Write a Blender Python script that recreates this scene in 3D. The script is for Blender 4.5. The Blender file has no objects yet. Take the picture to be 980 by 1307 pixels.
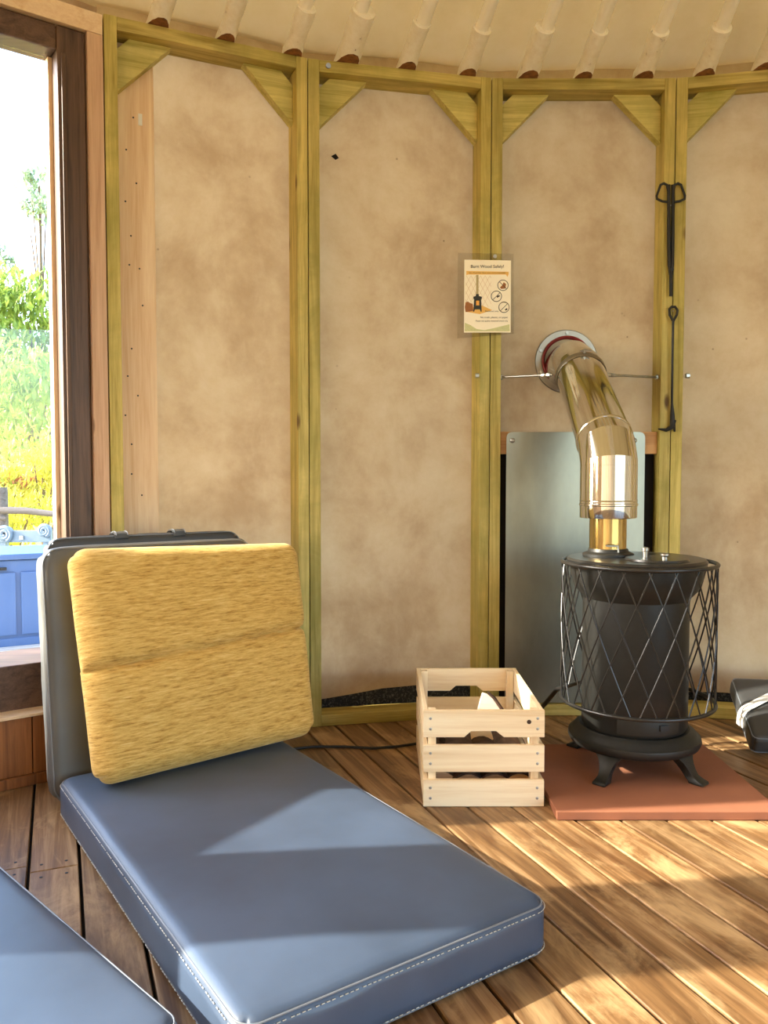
import bpy, bmesh, math, random
from mathutils import Vector, Matrix, noise
R = math.radians
rnd = random.Random(7)
scene = bpy.context.scene
COL = scene.collection

# ------------------------------------------------------------ camera, world, sun, exposure
F_PX, W_PX, H_PX = 1030.0, 980.0, 1307.0
PITCH = R(2.7)
EYE = 0.855
cam_d = bpy.data.cameras.new('camera')
cam = bpy.data.objects.new('camera', cam_d); COL.objects.link(cam)
cam_d.sensor_fit = 'HORIZONTAL'; cam_d.sensor_width = 36.0; cam_d.lens = 36.0 * F_PX / W_PX
cam_d.clip_start = 0.05; cam_d.clip_end = 200
cam.location = (0, 0, EYE); cam.rotation_euler = (R(90) - PITCH, 0, 0)
scene.camera = cam

SUN_EL, SUN_S = R(28), 0.11
SUN_AZ = math.atan(SUN_S)
world = bpy.data.worlds.new('World'); scene.world = world; world.use_nodes = True
nt = world.node_tree; nt.nodes.clear()
wo = nt.nodes.new('ShaderNodeOutputWorld'); bg = nt.nodes.new('ShaderNodeBackground')
sky = nt.nodes.new('ShaderNodeTexSky'); sky.sky_type = 'NISHITA'; sky.sun_disc = False
sky.sun_elevation = SUN_EL; sky.sun_rotation = R(270) - SUN_AZ
sky.air_density = 1.0; sky.dust_density = 2.0; sky.ozone_density = 1.5
bg.inputs['Strength'].default_value = 0.9
nt.links.new(sky.outputs[0], bg.inputs[0]); nt.links.new(bg.outputs[0], wo.inputs[0])
sd = bpy.data.lights.new('sun', 'SUN'); sd.energy = 9.0; sd.angle = R(0.6); sd.color = (1.0, 0.9, 0.74)
sun = bpy.data.objects.new('sun', sd); COL.objects.link(sun)
trav = Vector((math.cos(SUN_AZ) * math.cos(SUN_EL), math.sin(SUN_AZ) * math.cos(SUN_EL), -math.sin(SUN_EL)))
sun.rotation_euler = trav.to_track_quat('-Z', 'Y').to_euler(); sun.location = (-8, -1, 6)
vs = scene.view_settings
vs.view_transform = 'Standard'; vs.look = 'None'; vs.gamma = 1.0; vs.use_curve_mapping = False
vs.exposure = 0.95
cy = scene.cycles
cy.max_bounces = 10; cy.diffuse_bounces = 6; cy.glossy_bounces = 5; cy.transmission_bounces = 6
cy.transparent_max_bounces = 12; cy.caustics_reflective = False; cy.caustics_refractive = False
cy.sample_clamp_indirect = 8.0

# ------------------------------------------------------------ pixel helpers
def ray(px, py):
    a, b = (px - W_PX / 2) / F_PX, (H_PX / 2 - py) / F_PX
    return Vector((a, math.cos(PITCH) + b * math.sin(PITCH), -math.sin(PITCH) + b * math.cos(PITCH)))
def on_z(px, py, z=0.0):
    d = ray(px, py); return Vector((0, 0, EYE)) + d * ((z - EYE) / d.z)
def on_y(px, py, y):
    d = ray(px, py); return Vector((0, 0, EYE)) + d * (y / d.y)

# ------------------------------------------------------------ materials
def srgb(r, g, b):
    f = lambda c: (c / 255 / 12.92) if c / 255 <= 0.04045 else ((c / 255 + 0.055) / 1.055) ** 2.4
    return (f(r), f(g), f(b), 1)
MATS = {}
def new_mat(name):
    m = bpy.data.materials.new(name); m.use_nodes = True
    nt = m.node_tree; nt.nodes.clear()
    o = nt.nodes.new('ShaderNodeOutputMaterial'); p = nt.nodes.new('ShaderNodeBsdfPrincipled')
    nt.links.new(p.outputs[0], o.inputs[0])
    MATS[name] = m
    return m, nt, p, o
def ramp(nt, stops):
    r = nt.nodes.new('ShaderNodeValToRGB'); e = r.color_ramp.elements
    while len(e) > 1: e.remove(e[-1])
    e[0].position, e[0].color = stops[0]
    for pos, col in stops[1:]:
        n = e.new(pos); n.color = col
    return r
def coords(nt, scale, rand=True, rot=(0, 0, 0)):
    tc = nt.nodes.new('ShaderNodeTexCoord'); mp = nt.nodes.new('ShaderNodeMapping')
    mp.inputs['Scale'].default_value = scale; mp.inputs['Rotation'].default_value = rot
    nt.links.new(tc.outputs['Object'], mp.inputs['Vector'])
    if rand:
        oi = nt.nodes.new('ShaderNodeObjectInfo'); ml = nt.nodes.new('ShaderNodeMath'); ml.operation = 'MULTIPLY'
        ml.inputs[1].default_value = 37.0
        nt.links.new(oi.outputs['Random'], ml.inputs[0]); nt.links.new(ml.outputs[0], mp.inputs['Location'])
    return mp
def tex(nt, mp, scale=1.0, detail=4, rough=0.55, dist=0.0):
    n = nt.nodes.new('ShaderNodeTexNoise'); n.inputs['Scale'].default_value = scale
    n.inputs['Detail'].default_value = detail; n.inputs['Roughness'].default_value = rough
    n.inputs['Distortion'].default_value = dist
    nt.links.new(mp.outputs[0], n.inputs['Vector']); return n
def mix(nt, a, b, fac, mode='MIX'):
    m = nt.nodes.new('ShaderNodeMix'); m.data_type = 'RGBA'; m.blend_type = mode
    if isinstance(fac, (int, float)): m.inputs[0].default_value = fac
    else: nt.links.new(fac, m.inputs[0])
    for s, v in ((6, a), (7, b)):
        if isinstance(v, tuple): m.inputs[s].default_value = v
        else: nt.links.new(v, m.inputs[s])
    return m.outputs[2]
def bump(nt, p, h, strength=0.2, dist=0.002):
    b = nt.nodes.new('ShaderNodeBump'); b.inputs['Strength'].default_value = strength
    b.inputs['Distance'].default_value = dist
    nt.links.new(h, b.inputs['Height']); nt.links.new(b.outputs[0], p.inputs['Normal'])
def plain(name, col, rough=0.5, metal=0.0, spec=0.5, var=0.0, nscale=20, bmp=0.0, emit=None):
    m, nt, p, o = new_mat(name)
    p.inputs['Roughness'].default_value = rough; p.inputs['Metallic'].default_value = metal
    p.inputs['Specular IOR Level'].default_value = spec
    p.inputs['Base Color'].default_value = col
    if var or bmp:
        n = tex(nt, coords(nt, (1, 1, 1)), nscale, 5)
        d = tuple(c * (1 - var) for c in col[:3]) + (1,); l = tuple(min(1, c * (1 + var)) for c in col[:3]) + (1,)
        r = ramp(nt, [(0.3, d), (0.7, l)]); nt.links.new(n.outputs['Fac'], r.inputs[0])
        nt.links.new(r.outputs[0], p.inputs['Base Color'])
        if bmp: bump(nt, p, n.outputs['Fac'], bmp)
    return m
def wood(name, dark, light, axis='Z', rough=0.6, ring=28, stain=None, stain_amt=0.5, hue_var=0.25, knots=None, spec=0.35, coat=0.0):
    m, nt, p, o = new_mat(name)
    ax = 'XYZ'.index(axis)
    sc = [ring] * 3; sc[ax] = ring * 0.055
    mp = coords(nt, tuple(sc))
    n1 = tex(nt, mp, 1.0, 6, 0.6, 1.2)
    sc2 = [ring * 9] * 3; sc2[ax] = ring * 0.35
    n2 = tex(nt, coords(nt, tuple(sc2)), 1.0, 3)
    add = nt.nodes.new('ShaderNodeMath'); add.operation = 'MULTIPLY_ADD'
    add.inputs[1].default_value = 0.35
    nt.links.new(n2.outputs['Fac'], add.inputs[0]); nt.links.new(n1.outputs['Fac'], add.inputs[2])
    mid = tuple((a + b) / 2 for a, b in zip(dark, light))
    r = ramp(nt, [(0.45, dark), (0.62, mid), (0.82, light)])
    nt.links.new(add.outputs[0], r.inputs[0])
    col = r.outputs[0]
    if stain:
        n3 = tex(nt, coords(nt, (3.2, 3.2, 3.2)), 1.0, 5, 0.65, 0.6)
        rr = ramp(nt, [(0.42, (0, 0, 0, 1)), (0.66, (stain_amt,) * 3 + (1,))]); nt.links.new(n3.outputs['Fac'], rr.inputs[0])
        col = mix(nt, col, stain, rr.outputs[0])
    if knots:
        vsc = [9.0] * 3; vsc[ax] = 3.2
        mp2 = coords(nt, tuple(vsc)); v = nt.nodes.new('ShaderNodeTexVoronoi'); v.inputs['Scale'].default_value = 1.0
        nt.links.new(mp2.outputs[0], v.inputs['Vector'])
        kr = ramp(nt, [(0.05, (1, 1, 1, 1)), (0.11, (0, 0, 0, 1))]); nt.links.new(v.outputs['Distance'], kr.inputs[0])
        col = mix(nt, col, knots, kr.outputs[0])
    if hue_var:
        oi = nt.nodes.new('ShaderNodeObjectInfo'); hs = nt.nodes.new('ShaderNodeHueSaturation')
        mr = nt.nodes.new('ShaderNodeMapRange'); mr.inputs[3].default_value = 1 - hue_var; mr.inputs[4].default_value = 1 + hue_var
        nt.links.new(oi.outputs['Random'], mr.inputs[0]); nt.links.new(mr.outputs[0], hs.inputs['Value'])
        nt.links.new(col, hs.inputs['Color']); col = hs.outputs[0]
    nt.links.new(col, p.inputs['Base Color'])
    p.inputs['Roughness'].default_value = rough; p.inputs['Specular IOR Level'].default_value = spec
    p.inputs['Coat Weight'].default_value = coat; p.inputs['Coat Roughness'].default_value = 0.35
    bump(nt, p, add.outputs[0], 0.18, 0.0015)
    return m

for a in 'XZ':
    wood('treated_' + a, srgb(150, 130, 56), srgb(212, 192, 112), a, 0.55, 26, stain=srgb(134, 130, 50), stain_amt=0.55, hue_var=0.10, knots=srgb(100, 72, 25))
wood('treated_D', srgb(160, 146, 66), srgb(220, 206, 128), 'X', 0.55, 26, stain=srgb(146, 144, 62), stain_amt=0.5, hue_var=0.08)
for a in 'XZ':
    wood('pale_pine_' + a, srgb(222, 182, 138), srgb(246, 220, 184), a, 0.55, 22, hue_var=0.06, knots=srgb(110, 66, 30))
wood('old_pine_Z', srgb(186, 144, 114), srgb(222, 186, 154), 'Z', 0.6, 22, hue_var=0.05, knots=srgb(90, 56, 30))
for a in 'XYZ':
    wood('crate_' + a, srgb(222, 190, 142), srgb(248, 230, 194), a, 0.55, 17, hue_var=0.05)
for a in 'XZ':
    wood('dark_door_' + a, srgb(62, 42, 30), srgb(104, 78, 60), a, 0.45, 30, hue_var=0.05)
wood('plinth_Z', srgb(92, 54, 26), srgb(158, 100, 52), 'Z', 0.5, 26, hue_var=0.15)
wood('batten_X', srgb(170, 120, 72), srgb(206, 158, 104), 'X', 0.6, 24, hue_var=0.02)
wood('rail_log', srgb(66, 58, 54), srgb(112, 102, 96), 'X', 0.9, 20, hue_var=0.1)
wood('deck_board', srgb(150, 140, 130), srgb(205, 198, 190), 'X', 0.8, 20, hue_var=0.1)
wood('log_split', srgb(150, 112, 78), srgb(206, 170, 128), 'X', 0.8, 30, hue_var=0.18)
wood('log_pale', srgb(205, 180, 158), srgb(236, 218, 200), 'X', 0.8, 30, hue_var=0.03)
plain('bark', srgb(72, 52, 40), 0.95, var=0.5, nscale=40, bmp=0.8)
plain('chip_dark', srgb(60, 52, 44), 0.95, var=0.4, nscale=60, bmp=0.6)

def floor_mat():
    m, nt, p, o = new_mat('floor_board')
    mp = coords(nt, (26, 1.5, 26)); n1 = tex(nt, mp, 1.0, 7, 0.62, 1.5)
    r = ramp(nt, [(0.3, srgb(84, 57, 32)), (0.5, srgb(132, 98, 62)), (0.72, srgb(182, 148, 106))])
    nt.links.new(n1.outputs['Fac'], r.inputs[0])
    n2 = tex(nt, coords(nt, (5, 3, 5)), 1.0, 6, 0.7, 0.8)                 # walked-off varnish
    r2 = ramp(nt, [(0.52, (0, 0, 0, 1)), (0.66, (0.55, 0.55, 0.55, 1))]); nt.links.new(n2.outputs['Fac'], r2.inputs[0])
    c = mix(nt, r.outputs[0], srgb(206, 172, 124), r2.outputs[0])
    n3 = tex(nt, coords(nt, (9, 2.2, 9)), 1.0, 5, 0.6, 0.5)
    r3 = ramp(nt, [(0.33, (0.7, 0.7, 0.7, 1)), (0.46, (0, 0, 0, 1))]); nt.links.new(n3.outputs['Fac'], r3.inputs[0])
    c = mix(nt, c, srgb(84, 54, 30), r3.outputs[0])
    oi = nt.nodes.new('ShaderNodeObjectInfo'); hs = nt.nodes.new('ShaderNodeHueSaturation')
    mr = nt.nodes.new('ShaderNodeMapRange'); mr.inputs[3].default_value = 0.78; mr.inputs[4].default_value = 1.18
    nt.links.new(oi.outputs['Random'], mr.inputs[0]); nt.links.new(mr.outputs[0], hs.inputs['Value'])
    nt.links.new(c, hs.inputs['Color']); nt.links.new(hs.outputs[0], p.inputs['Base Color'])
    rr = nt.nodes.new('ShaderNodeMapRange'); rr.inputs[3].default_value = 0.3; rr.inputs[4].default_value = 0.62
    nt.links.new(n2.outputs['Fac'], rr.inputs[0]); nt.links.new(rr.outputs[0], p.inputs['Roughness'])
    p.inputs['Specular IOR Level'].default_value = 0.4
    bump(nt, p, n1.outputs['Fac'], 0.15, 0.0015)
floor_mat()

def canvas_mat(name, base, patch, pale, trans, spots=True):
    m, nt, p, o = new_mat(name)
    mp = coords(nt, (1, 1, 1), rand=True)
    n1 = tex(nt, mp, 3.0, 8, 0.66, 0.15)
    r1 = ramp(nt, [(0.34, patch), (0.52, base), (0.72, pale)]); nt.links.new(n1.outputs['Fac'], r1.inputs[0])
    c = r1.outputs[0]
    mp2 = coords(nt, (7, 7, 3.0), rot=(0, R(35), 0)); n2 = tex(nt, mp2, 1.5, 7, 0.7, 0.3)
    r2 = ramp(nt, [(0.5, (0, 0, 0, 1)), (0.75, (0.35, 0.35, 0.35, 1))]); nt.links.new(n2.outputs['Fac'], r2.inputs[0])
    c = mix(nt, c, pale, r2.outputs[0])
    if spots:
        mp3 = coords(nt, (1, 1, 1)); v = nt.nodes.new('ShaderNodeTexVoronoi'); v.inputs['Scale'].default_value = 13
        nt.links.new(mp3.outputs[0], v.inputs['Vector'])
        n4 = tex(nt, mp3, 2.2, 2); r4 = ramp(nt, [(0.52, (0, 0, 0, 1)), (0.62, (1, 1, 1, 1))]); nt.links.new(n4.outputs['Fac'], r4.inputs[0])
        r3 = ramp(nt, [(0.035, (0.7, 0.7, 0.7, 1)), (0.06, (0, 0, 0, 1))]); nt.links.new(v.outputs['Distance'], r3.inputs[0])
        f = mix(nt, (0, 0, 0, 1), r3.outputs[0], r4.outputs[0])
        c = mix(nt, c, srgb(86, 66, 48), f)
    nt.links.new(c, p.inputs['Base Color'])
    p.inputs['Roughness'].default_value = 0.85; p.inputs['Specular IOR Level'].default_value = 0.15
    t = nt.nodes.new('ShaderNodeBsdfTranslucent'); nt.links.new(c, t.inputs['Color'])
    ms = nt.nodes.new('ShaderNodeMixShader'); ms.inputs[0].default_value = trans
    nt.links.new(p.outputs[0], ms.inputs[1]); nt.links.new(t.outputs[0], ms.inputs[2]); nt.links.new(ms.outputs[0], o.inputs[0])
    bump(nt, p, n2.outputs['Fac'], 0.15, 0.004)
canvas_mat('wall_canvas', srgb(190, 167, 133), srgb(170, 143, 109), srgb(205, 186, 154), 0.08)
canvas_mat('rear_canvas', srgb(200, 178, 150), srgb(184, 158, 128), srgb(212, 194, 170), 0.30, spots=False)  # unseen walls, more translucent than the visible canvas to add ambient light
canvas_mat('roof_canvas', srgb(208, 185, 132), srgb(200, 176, 122), srgb(214, 193, 144), 0.05, spots=False)

def vinyl(name, col, rough=0.42):
    m, nt, p, o = new_mat(name)
    n = tex(nt, coords(nt, (1, 1, 1)), 260, 3); n2 = tex(nt, coords(nt, (1, 1, 1)), 3.5, 4)
    d = tuple(c * 0.82 for c in col[:3]) + (1,); l = tuple(c * 1.15 for c in col[:3]) + (1,)
    r = ramp(nt, [(0.35, d), (0.65, l)]); nt.links.new(n2.outputs['Fac'], r.inputs[0]); nt.links.new(r.outputs[0], p.inputs['Base Color'])
    p.inputs['Roughness'].default_value = rough; p.inputs['Specular IOR Level'].default_value = 0.55
    bump(nt, p, n.outputs['Fac'], 0.12, 0.0006)
vinyl('vinyl_sky_tint', srgb(68, 83, 105)); vinyl('vinyl_grey', srgb(84, 86, 86)); vinyl('vinyl_dark', srgb(64, 65, 66))  # seat vinyl is slate grey with blue sky flare put into its colour
plain('piping', srgb(120, 126, 134), 0.4); plain('stitch', srgb(196, 196, 190), 0.7); plain('white_webbing', srgb(236, 234, 226), 0.8, var=0.06, nscale=120, bmp=0.3)

def chenille():
    m, nt, p, o = new_mat('chenille')
    n = tex(nt, coords(nt, (26, 210, 26)), 1.0, 4, 0.7, 0.15); n2 = tex(nt, coords(nt, (60, 60, 340)), 1.0, 2)
    r = ramp(nt, [(0.28, srgb(150, 108, 48)), (0.45, srgb(204, 162, 84)), (0.6, srgb(222, 184, 106)), (0.78, srgb(238, 210, 144))])
    nt.links.new(n.outputs['Fac'], r.inputs[0]); nt.links.new(r.outputs[0], p.inputs['Base Color'])
    p.inputs['Roughness'].default_value = 0.9; p.inputs['Specular IOR Level'].default_value = 0.2
    p.inputs['Sheen Weight'].default_value = 0.6; p.inputs['Sheen Roughness'].default_value = 0.4; p.inputs['Sheen Tint'].default_value = srgb(255, 232, 170)
    bump(nt, p, n.outputs['Fac'], 0.6, 0.004)
chenille()
def galv():
    m, nt, p, o = new_mat('galvanised')
    n = tex(nt, coords(nt, (3, 3, 1.2)), 1.5, 5, 0.6); r = ramp(nt, [(0.3, srgb(138, 140, 130)), (0.7, srgb(170, 171, 156))])
    nt.links.new(n.outputs['Fac'], r.inputs[0]); nt.links.new(r.outputs[0], p.inputs['Base Color'])
    p.inputs['Metallic'].default_value = 0.85; p.inputs['Roughness'].default_value = 0.36
    bump(nt, p, n.outputs['Fac'], 0.05, 0.003)
galv()
plain('chrome', srgb(222, 222, 218), 0.09, 1.0, var=0.03, nscale=6)
plain('steel_flange', srgb(158, 154, 146), 0.36, 1.0, var=0.08, nscale=14)
plain('zinc', srgb(176, 176, 172), 0.35, 1.0, var=0.1, nscale=60)
plain('brass_tint', srgb(208, 186, 130), 0.14, 1.0, var=0.18, nscale=9)
plain('stove_top', srgb(40, 39, 37), 0.3, 0.0, 0.7, var=0.12, nscale=60, bmp=0.06)
plain('cast_iron', srgb(33, 33, 31), 0.45, 0.0, 0.38, var=0.15, nscale=90, bmp=0.1)
plain('black_wire', srgb(30, 29, 28), 0.35, 0.0, 0.6, var=0.1, nscale=60)
plain('iron_tool', srgb(18, 17, 17), 0.5, 0.0, 0.5, var=0.2, nscale=60)
plain('terracotta', srgb(154, 100, 74), 0.7, 0, 0.3, var=0.07, nscale=9, bmp=0.05)
plain('red_silicone', srgb(128, 26, 26), 0.4)
plain('black_board', srgb(26, 20, 16), 0.9, var=0.2, nscale=20)
plain('rubber_cable', srgb(16, 16, 16), 0.5, var=0.05)
plain('subfloor', srgb(22, 15, 10), 0.95, var=0.2)
def membrane():
    m, nt, p, o = new_mat('membrane')
    n = tex(nt, coords(nt, (1, 1, 1)), 130, 4, 0.7); r = ramp(nt, [(0.5, srgb(14, 14, 15)), (0.68, srgb(92, 90, 84))])
    nt.links.new(n.outputs['Fac'], r.inputs[0]); nt.links.new(r.outputs[0], p.inputs['Base Color']); p.inputs['Roughness'].default_value = 0.8
    bump(nt, p, n.outputs['Fac'], 0.6, 0.004)
membrane()
def painted():
    m, nt, p, o = new_mat('white_paint')
    n = tex(nt, coords(nt, (1, 1, 1)), 42, 6, 0.75); r = ramp(nt, [(0.3, srgb(96, 66, 40)), (0.355, srgb(236, 226, 204)), (0.7, srgb(250, 244, 228))])
    nt.links.new(n.outputs['Fac'], r.inputs[0]); nt.links.new(r.outputs[0], p.inputs['Base Color']); p.inputs['Roughness'].default_value = 0.55
    bump(nt, p, n.outputs['Fac'], 0.3, 0.003)
painted()
plain('pole_paint', srgb(250, 244, 228), 0.5, var=0.04, nscale=12)
plain('cut_wood', srgb(140, 92, 48), 0.8, var=0.4, nscale=60)
plain('paper', srgb(252, 242, 216), 0.6, var=0.02, nscale=10); plain('print_orange', srgb(238, 188, 96), 0.6)
plain('print_dark', srgb(58, 46, 38), 0.6); plain('print_line', srgb(206, 172, 128), 0.6); plain('print_pipe', srgb(186, 168, 116), 0.6)
plain('print_stove', srgb(44, 44, 40), 0.6); plain('print_fire', srgb(240, 170, 70), 0.6); plain('print_log', srgb(160, 100, 48), 0.6, var=0.5, nscale=900)
plain('print_sage', srgb(206, 206, 150), 0.6, var=0.12, nscale=200); plain('tag_white', srgb(238, 236, 228), 0.6)
def thin_glass(name, tint, gloss):
    m, nt, p, o = new_mat(name); nt.nodes.remove(p)
    t = nt.nodes.new('ShaderNodeBsdfTransparent'); t.inputs[0].default_value = tint
    g = nt.nodes.new('ShaderNodeBsdfGlossy'); g.inputs['Roughness'].default_value = 0.02
    lw = nt.nodes.new('ShaderNodeLayerWeight'); lw.inputs[0].default_value = 0.5
    pw = nt.nodes.new('ShaderNodeMath'); pw.operation = 'POWER'; pw.inputs[1].default_value = 5.0
    nt.links.new(lw.outputs['Facing'], pw.inputs[0])
    ml = nt.nodes.new('ShaderNodeMath'); ml.operation = 'MULTIPLY_ADD'; ml.inputs[1].default_value = 0.9; ml.inputs[2].default_value = 0.025 * gloss
    nt.links.new(pw.outputs[0], ml.inputs[0])
    ms = nt.nodes.new('ShaderNodeMixShader'); nt.links.new(ml.outputs[0], ms.inputs[0])
    nt.links.new(t.outputs[0], ms.inputs[1]); nt.links.new(g.outputs[0], ms.inputs[2]); nt.links.new(ms.outputs[0], o.inputs[0])
thin_glass('window_glass', (0.95, 0.97, 0.98, 1), 1.0); thin_glass('clear_plastic', (0.9, 0.9, 0.9, 1), 1.6)
def leaf(name, a, b):
    m, nt, p, o = new_mat(name)
    n = tex(nt, coords(nt, (1, 1, 1)), 6, 3); r = ramp(nt, [(0.35, a), (0.65, b)])
    nt.links.new(n.outputs['Fac'], r.inputs[0]); nt.links.new(r.outputs[0], p.inputs['Base Color']); p.inputs['Roughness'].default_value = 0.6
    t = nt.nodes.new('ShaderNodeBsdfTranslucent'); nt.links.new(r.outputs[0], t.inputs['Color'])
    ms = nt.nodes.new('ShaderNodeMixShader'); ms.inputs[0].default_value = 0.45
    nt.links.new(p.outputs[0], ms.inputs[1]); nt.links.new(t.outputs[0], ms.inputs[2]); nt.links.new(ms.outputs[0], o.inputs[0])
leaf('leaf_green', srgb(110, 140, 60), srgb(176, 190, 90)); leaf('leaf_gorse', srgb(170, 176, 50), srgb(236, 220, 70))
leaf('leaf_grey', srgb(130, 150, 130), srgb(170, 186, 150)); leaf('leaf_fern', srgb(190, 110, 70), srgb(226, 160, 100))
plain('trunk', srgb(110, 90, 70), 0.9, var=0.3, nscale=20, bmp=0.4)
plain('hill_grass', srgb(190, 186, 84), 0.95, var=0.3, nscale=4, bmp=0.5)
plain('outer_ground', srgb(150, 140, 104), 0.95, var=0.25, nscale=3)
plain('blue_plastic', srgb(74, 104, 150), 0.4, var=0.03, nscale=8); plain('pale_iron', srgb(118, 132, 138), 0.5, var=0.05, nscale=30)

# ------------------------------------------------------------ mesh helpers
class MB:
    def __init__(s): s.bm = bmesh.new()
    def box(s, lo, hi, M=None):
        vs_ = [s.bm.verts.new((x, y, z)) for x in (lo[0], hi[0]) for y in (lo[1], hi[1]) for z in (lo[2], hi[2])]
        for f in ((0, 1, 3, 2), (4, 6, 7, 5), (0, 4, 5, 1), (2, 3, 7, 6), (0, 2, 6, 4), (1, 5, 7, 3)): s.bm.faces.new([vs_[i] for i in f])
        if M is not None: bmesh.ops.transform(s.bm, matrix=M, verts=vs_)
        return s
    def prism(s, pts, a, b, axis='y', M=None):
        """2-D outline extruded along an axis from a to b"""
        def P(u, v, t): return {'y': (u, t, v), 'z': (u, v, t), 'x': (t, u, v)}[axis]
        A = [s.bm.verts.new(P(u, v, a)) for u, v in pts]; B = [s.bm.verts.new(P(u, v, b)) for u, v in pts]
        n = len(pts)
        s.bm.faces.new(A); s.bm.faces.new(B[::-1])
        for i in range(n): s.bm.faces.new((A[i], B[i], B[(i + 1) % n], A[(i + 1) % n]))
        if M is not None: bmesh.ops.transform(s.bm, matrix=M, verts=A + B)
        return s
    def tube(s, path, r, seg=12, caps=True, closed=False, scale2=None):
        path = [Vector(p) for p in path]; n = len(path)
        rs = r if isinstance(r, (list, tuple)) else [r] * n
        rings = []; up = None
        for i, p in enumerate(path):
            if closed: t = (path[(i + 1) % n] - path[i - 1]).normalized()
            elif i == 0: t = (path[1] - p).normalized()
            elif i == n - 1: t = (p - path[i - 1]).normalized()
            else: t = ((path[i + 1] - p).normalized() + (p - path[i - 1]).normalized()).normalized()
            if up is None:
                up = Vector((0, 0, 1)) if abs(t.z) < 0.9 else Vector((1, 0, 0))
            x = (up - t * up.dot(t)).normalized(); y = t.cross(x); up = x
            k = 1.0
            if 0 < i < n - 1 and not closed:
                c = (path[i + 1] - p).normalized().dot((p - path[i - 1]).normalized()); k = 1 / max(0.5, math.sqrt(max(0.01, (1 + c) / 2)))
            ring = []
            for j in range(seg):
                a = 2 * math.pi * j / seg; o = x * math.cos(a) + y * math.sin(a)
                if k > 1.0001:                                    # keep the width through a mitre
                    bend = ((path[i + 1] - p).normalized() - (p - path[i - 1]).normalized())
                    if bend.length > 1e-6:
                        bd = bend.normalized(); o = o + bd * o.dot(bd) * (k - 1)
                ring.append(s.bm.verts.new(p + o * rs[i]))
            rings.append(ring)
        m = n if closed else n - 1
        for i in range(m):
            A, B = rings[i], rings[(i + 1) % n]
            for j in range(seg): s.bm.faces.new((A[j], A[(j + 1) % seg], B[(j + 1) % seg], B[j]))
        if caps and not closed:
            s.bm.faces.new(rings[0][::-1]); s.bm.faces.new(rings[-1])
        return s
    def lathe(s, prof, seg=48, c=(0, 0), cap=True):
        rings = []
        for r, z in prof:
            rings.append([s.bm.verts.new((c[0] + r * math.cos(2 * math.pi * j / seg), c[1] + r * math.sin(2 * math.pi * j / seg), z)) for j in range(seg)])
        for A, B in zip(rings, rings[1:]):
            for j in range(seg): s.bm.faces.new((A[j], A[(j + 1) % seg], B[(j + 1) % seg], B[j]))
        if cap: s.bm.faces.new(rings[0][::-1]); s.bm.faces.new(rings[-1])
        return s
    def disc(s, c, n, r, thick, seg=12):
        c = Vector(c); n = Vector(n).normalized()
        return s.tube([c, c + n * thick], r, seg)
    def xf(s, M): bmesh.ops.transform(s.bm, matrix=M, verts=s.bm.verts[:]); return s
    def build(s, name, mat, parent=None, smooth=False, bevel=0.0, angle=40, loc=None):
        bmesh.ops.recalc_face_normals(s.bm, faces=s.bm.faces[:])
        if bevel:
            es = [e for e in s.bm.edges if len(e.link_faces) == 2 and e.calc_face_angle(0) > R(35)]
            bmesh.ops.bevel(s.bm, geom=es, offset=bevel, segments=2, profile=0.6, affect='EDGES', clamp_overlap=True)
        me = bpy.data.meshes.new(name); s.bm.to_mesh(me); s.bm.free()
        return link(name, me, mat, parent, smooth, angle, loc)
def link(name, me, mat, parent=None, smooth=False, angle=40, loc=None):
    me.materials.append(MATS[mat] if isinstance(mat, str) else mat)
    if smooth:
        for p in me.polygons: p.use_smooth = True
        try: me.set_sharp_from_angle(angle=R(angle))
        except Exception: pass
    o = bpy.data.objects.new(name, me); COL.objects.link(o)
    if parent is not None: o.parent = parent
    if loc is not None: o.location = loc
    return o
def tag(o, label=None, cat=None, group=None, kind=None):
    if label: o['label'] = label
    if cat: o['category'] = cat
    if group: o['group'] = group
    if kind: o['kind'] = kind
    return o
def thing(name, label, cat, loc=(0, 0, 0), rz=0.0, group=None, kind=None):
    o = bpy.data.objects.new(name, None); COL.objects.link(o); o.empty_display_size = 0.05
    o.location = loc; o.rotation_euler = (0, 0, rz)
    return tag(o, label, cat, group, kind)
def circle(c, r, z, n=64): return [(c[0] + r * math.cos(2 * math.pi * i / n), c[1] + r * math.sin(2 * math.pi * i / n), z) for i in range(n)]

def cushion_bm(w, d, h, r, n=28, m=6, puff=0.0, warp=None):
    """rounded slab: x 0..w, y 0..d, z 0..h, with soft puffed faces"""
    mb = MB(); bm = mb.bm
    bmesh.ops.create_cube(bm, size=1.0)
    bmesh.ops.subdivide_edges(bm, edges=bm.edges[:], cuts=n, use_grid_fill=True)
    for v in bm.verts:
        u = [v.co[i] * 2 for i in range(3)]                         # -1..1
        dim = (w, d, h); q = []
        rr = min(r, h * 0.49)
        # concentrate samples near the rims
        for i in range(3):
            s_ = abs(u[i]); half = dim[i] / 2
            e = 0.72 if i < 2 else 0.4
            flat = half - rr
            val = flat * s_ / e if s_ < e else flat + rr * (s_ - e) / (1 - e)
            q.append(math.copysign(val, u[i]))
        inner = [max(-(dim[i] / 2 - rr), min(dim[i] / 2 - rr, q[i])) for i in range(3)]
        off = Vector([q[i] - inner[i] for i in range(3)])
        if off.length > 1e-9:
            mx = max(abs(o) for o in off); off = off.normalized() * mx
        c = Vector(inner) + off
        fx, fy = c.x / (w / 2), c.y / (d / 2)
        c.z += math.copysign(1, c.z) * puff * max(0, (1 - fx ** 4)) * max(0, (1 - fy ** 4)) * (min(1, abs(c.z) / (h / 2 - 1e-6)) ** 2)
        edge = min(1, abs(c.z) / (h / 2))
        v.co = c + Vector((w / 2, d / 2, h / 2))
        if warp: v.co = warp(v.co)
    return mb
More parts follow.
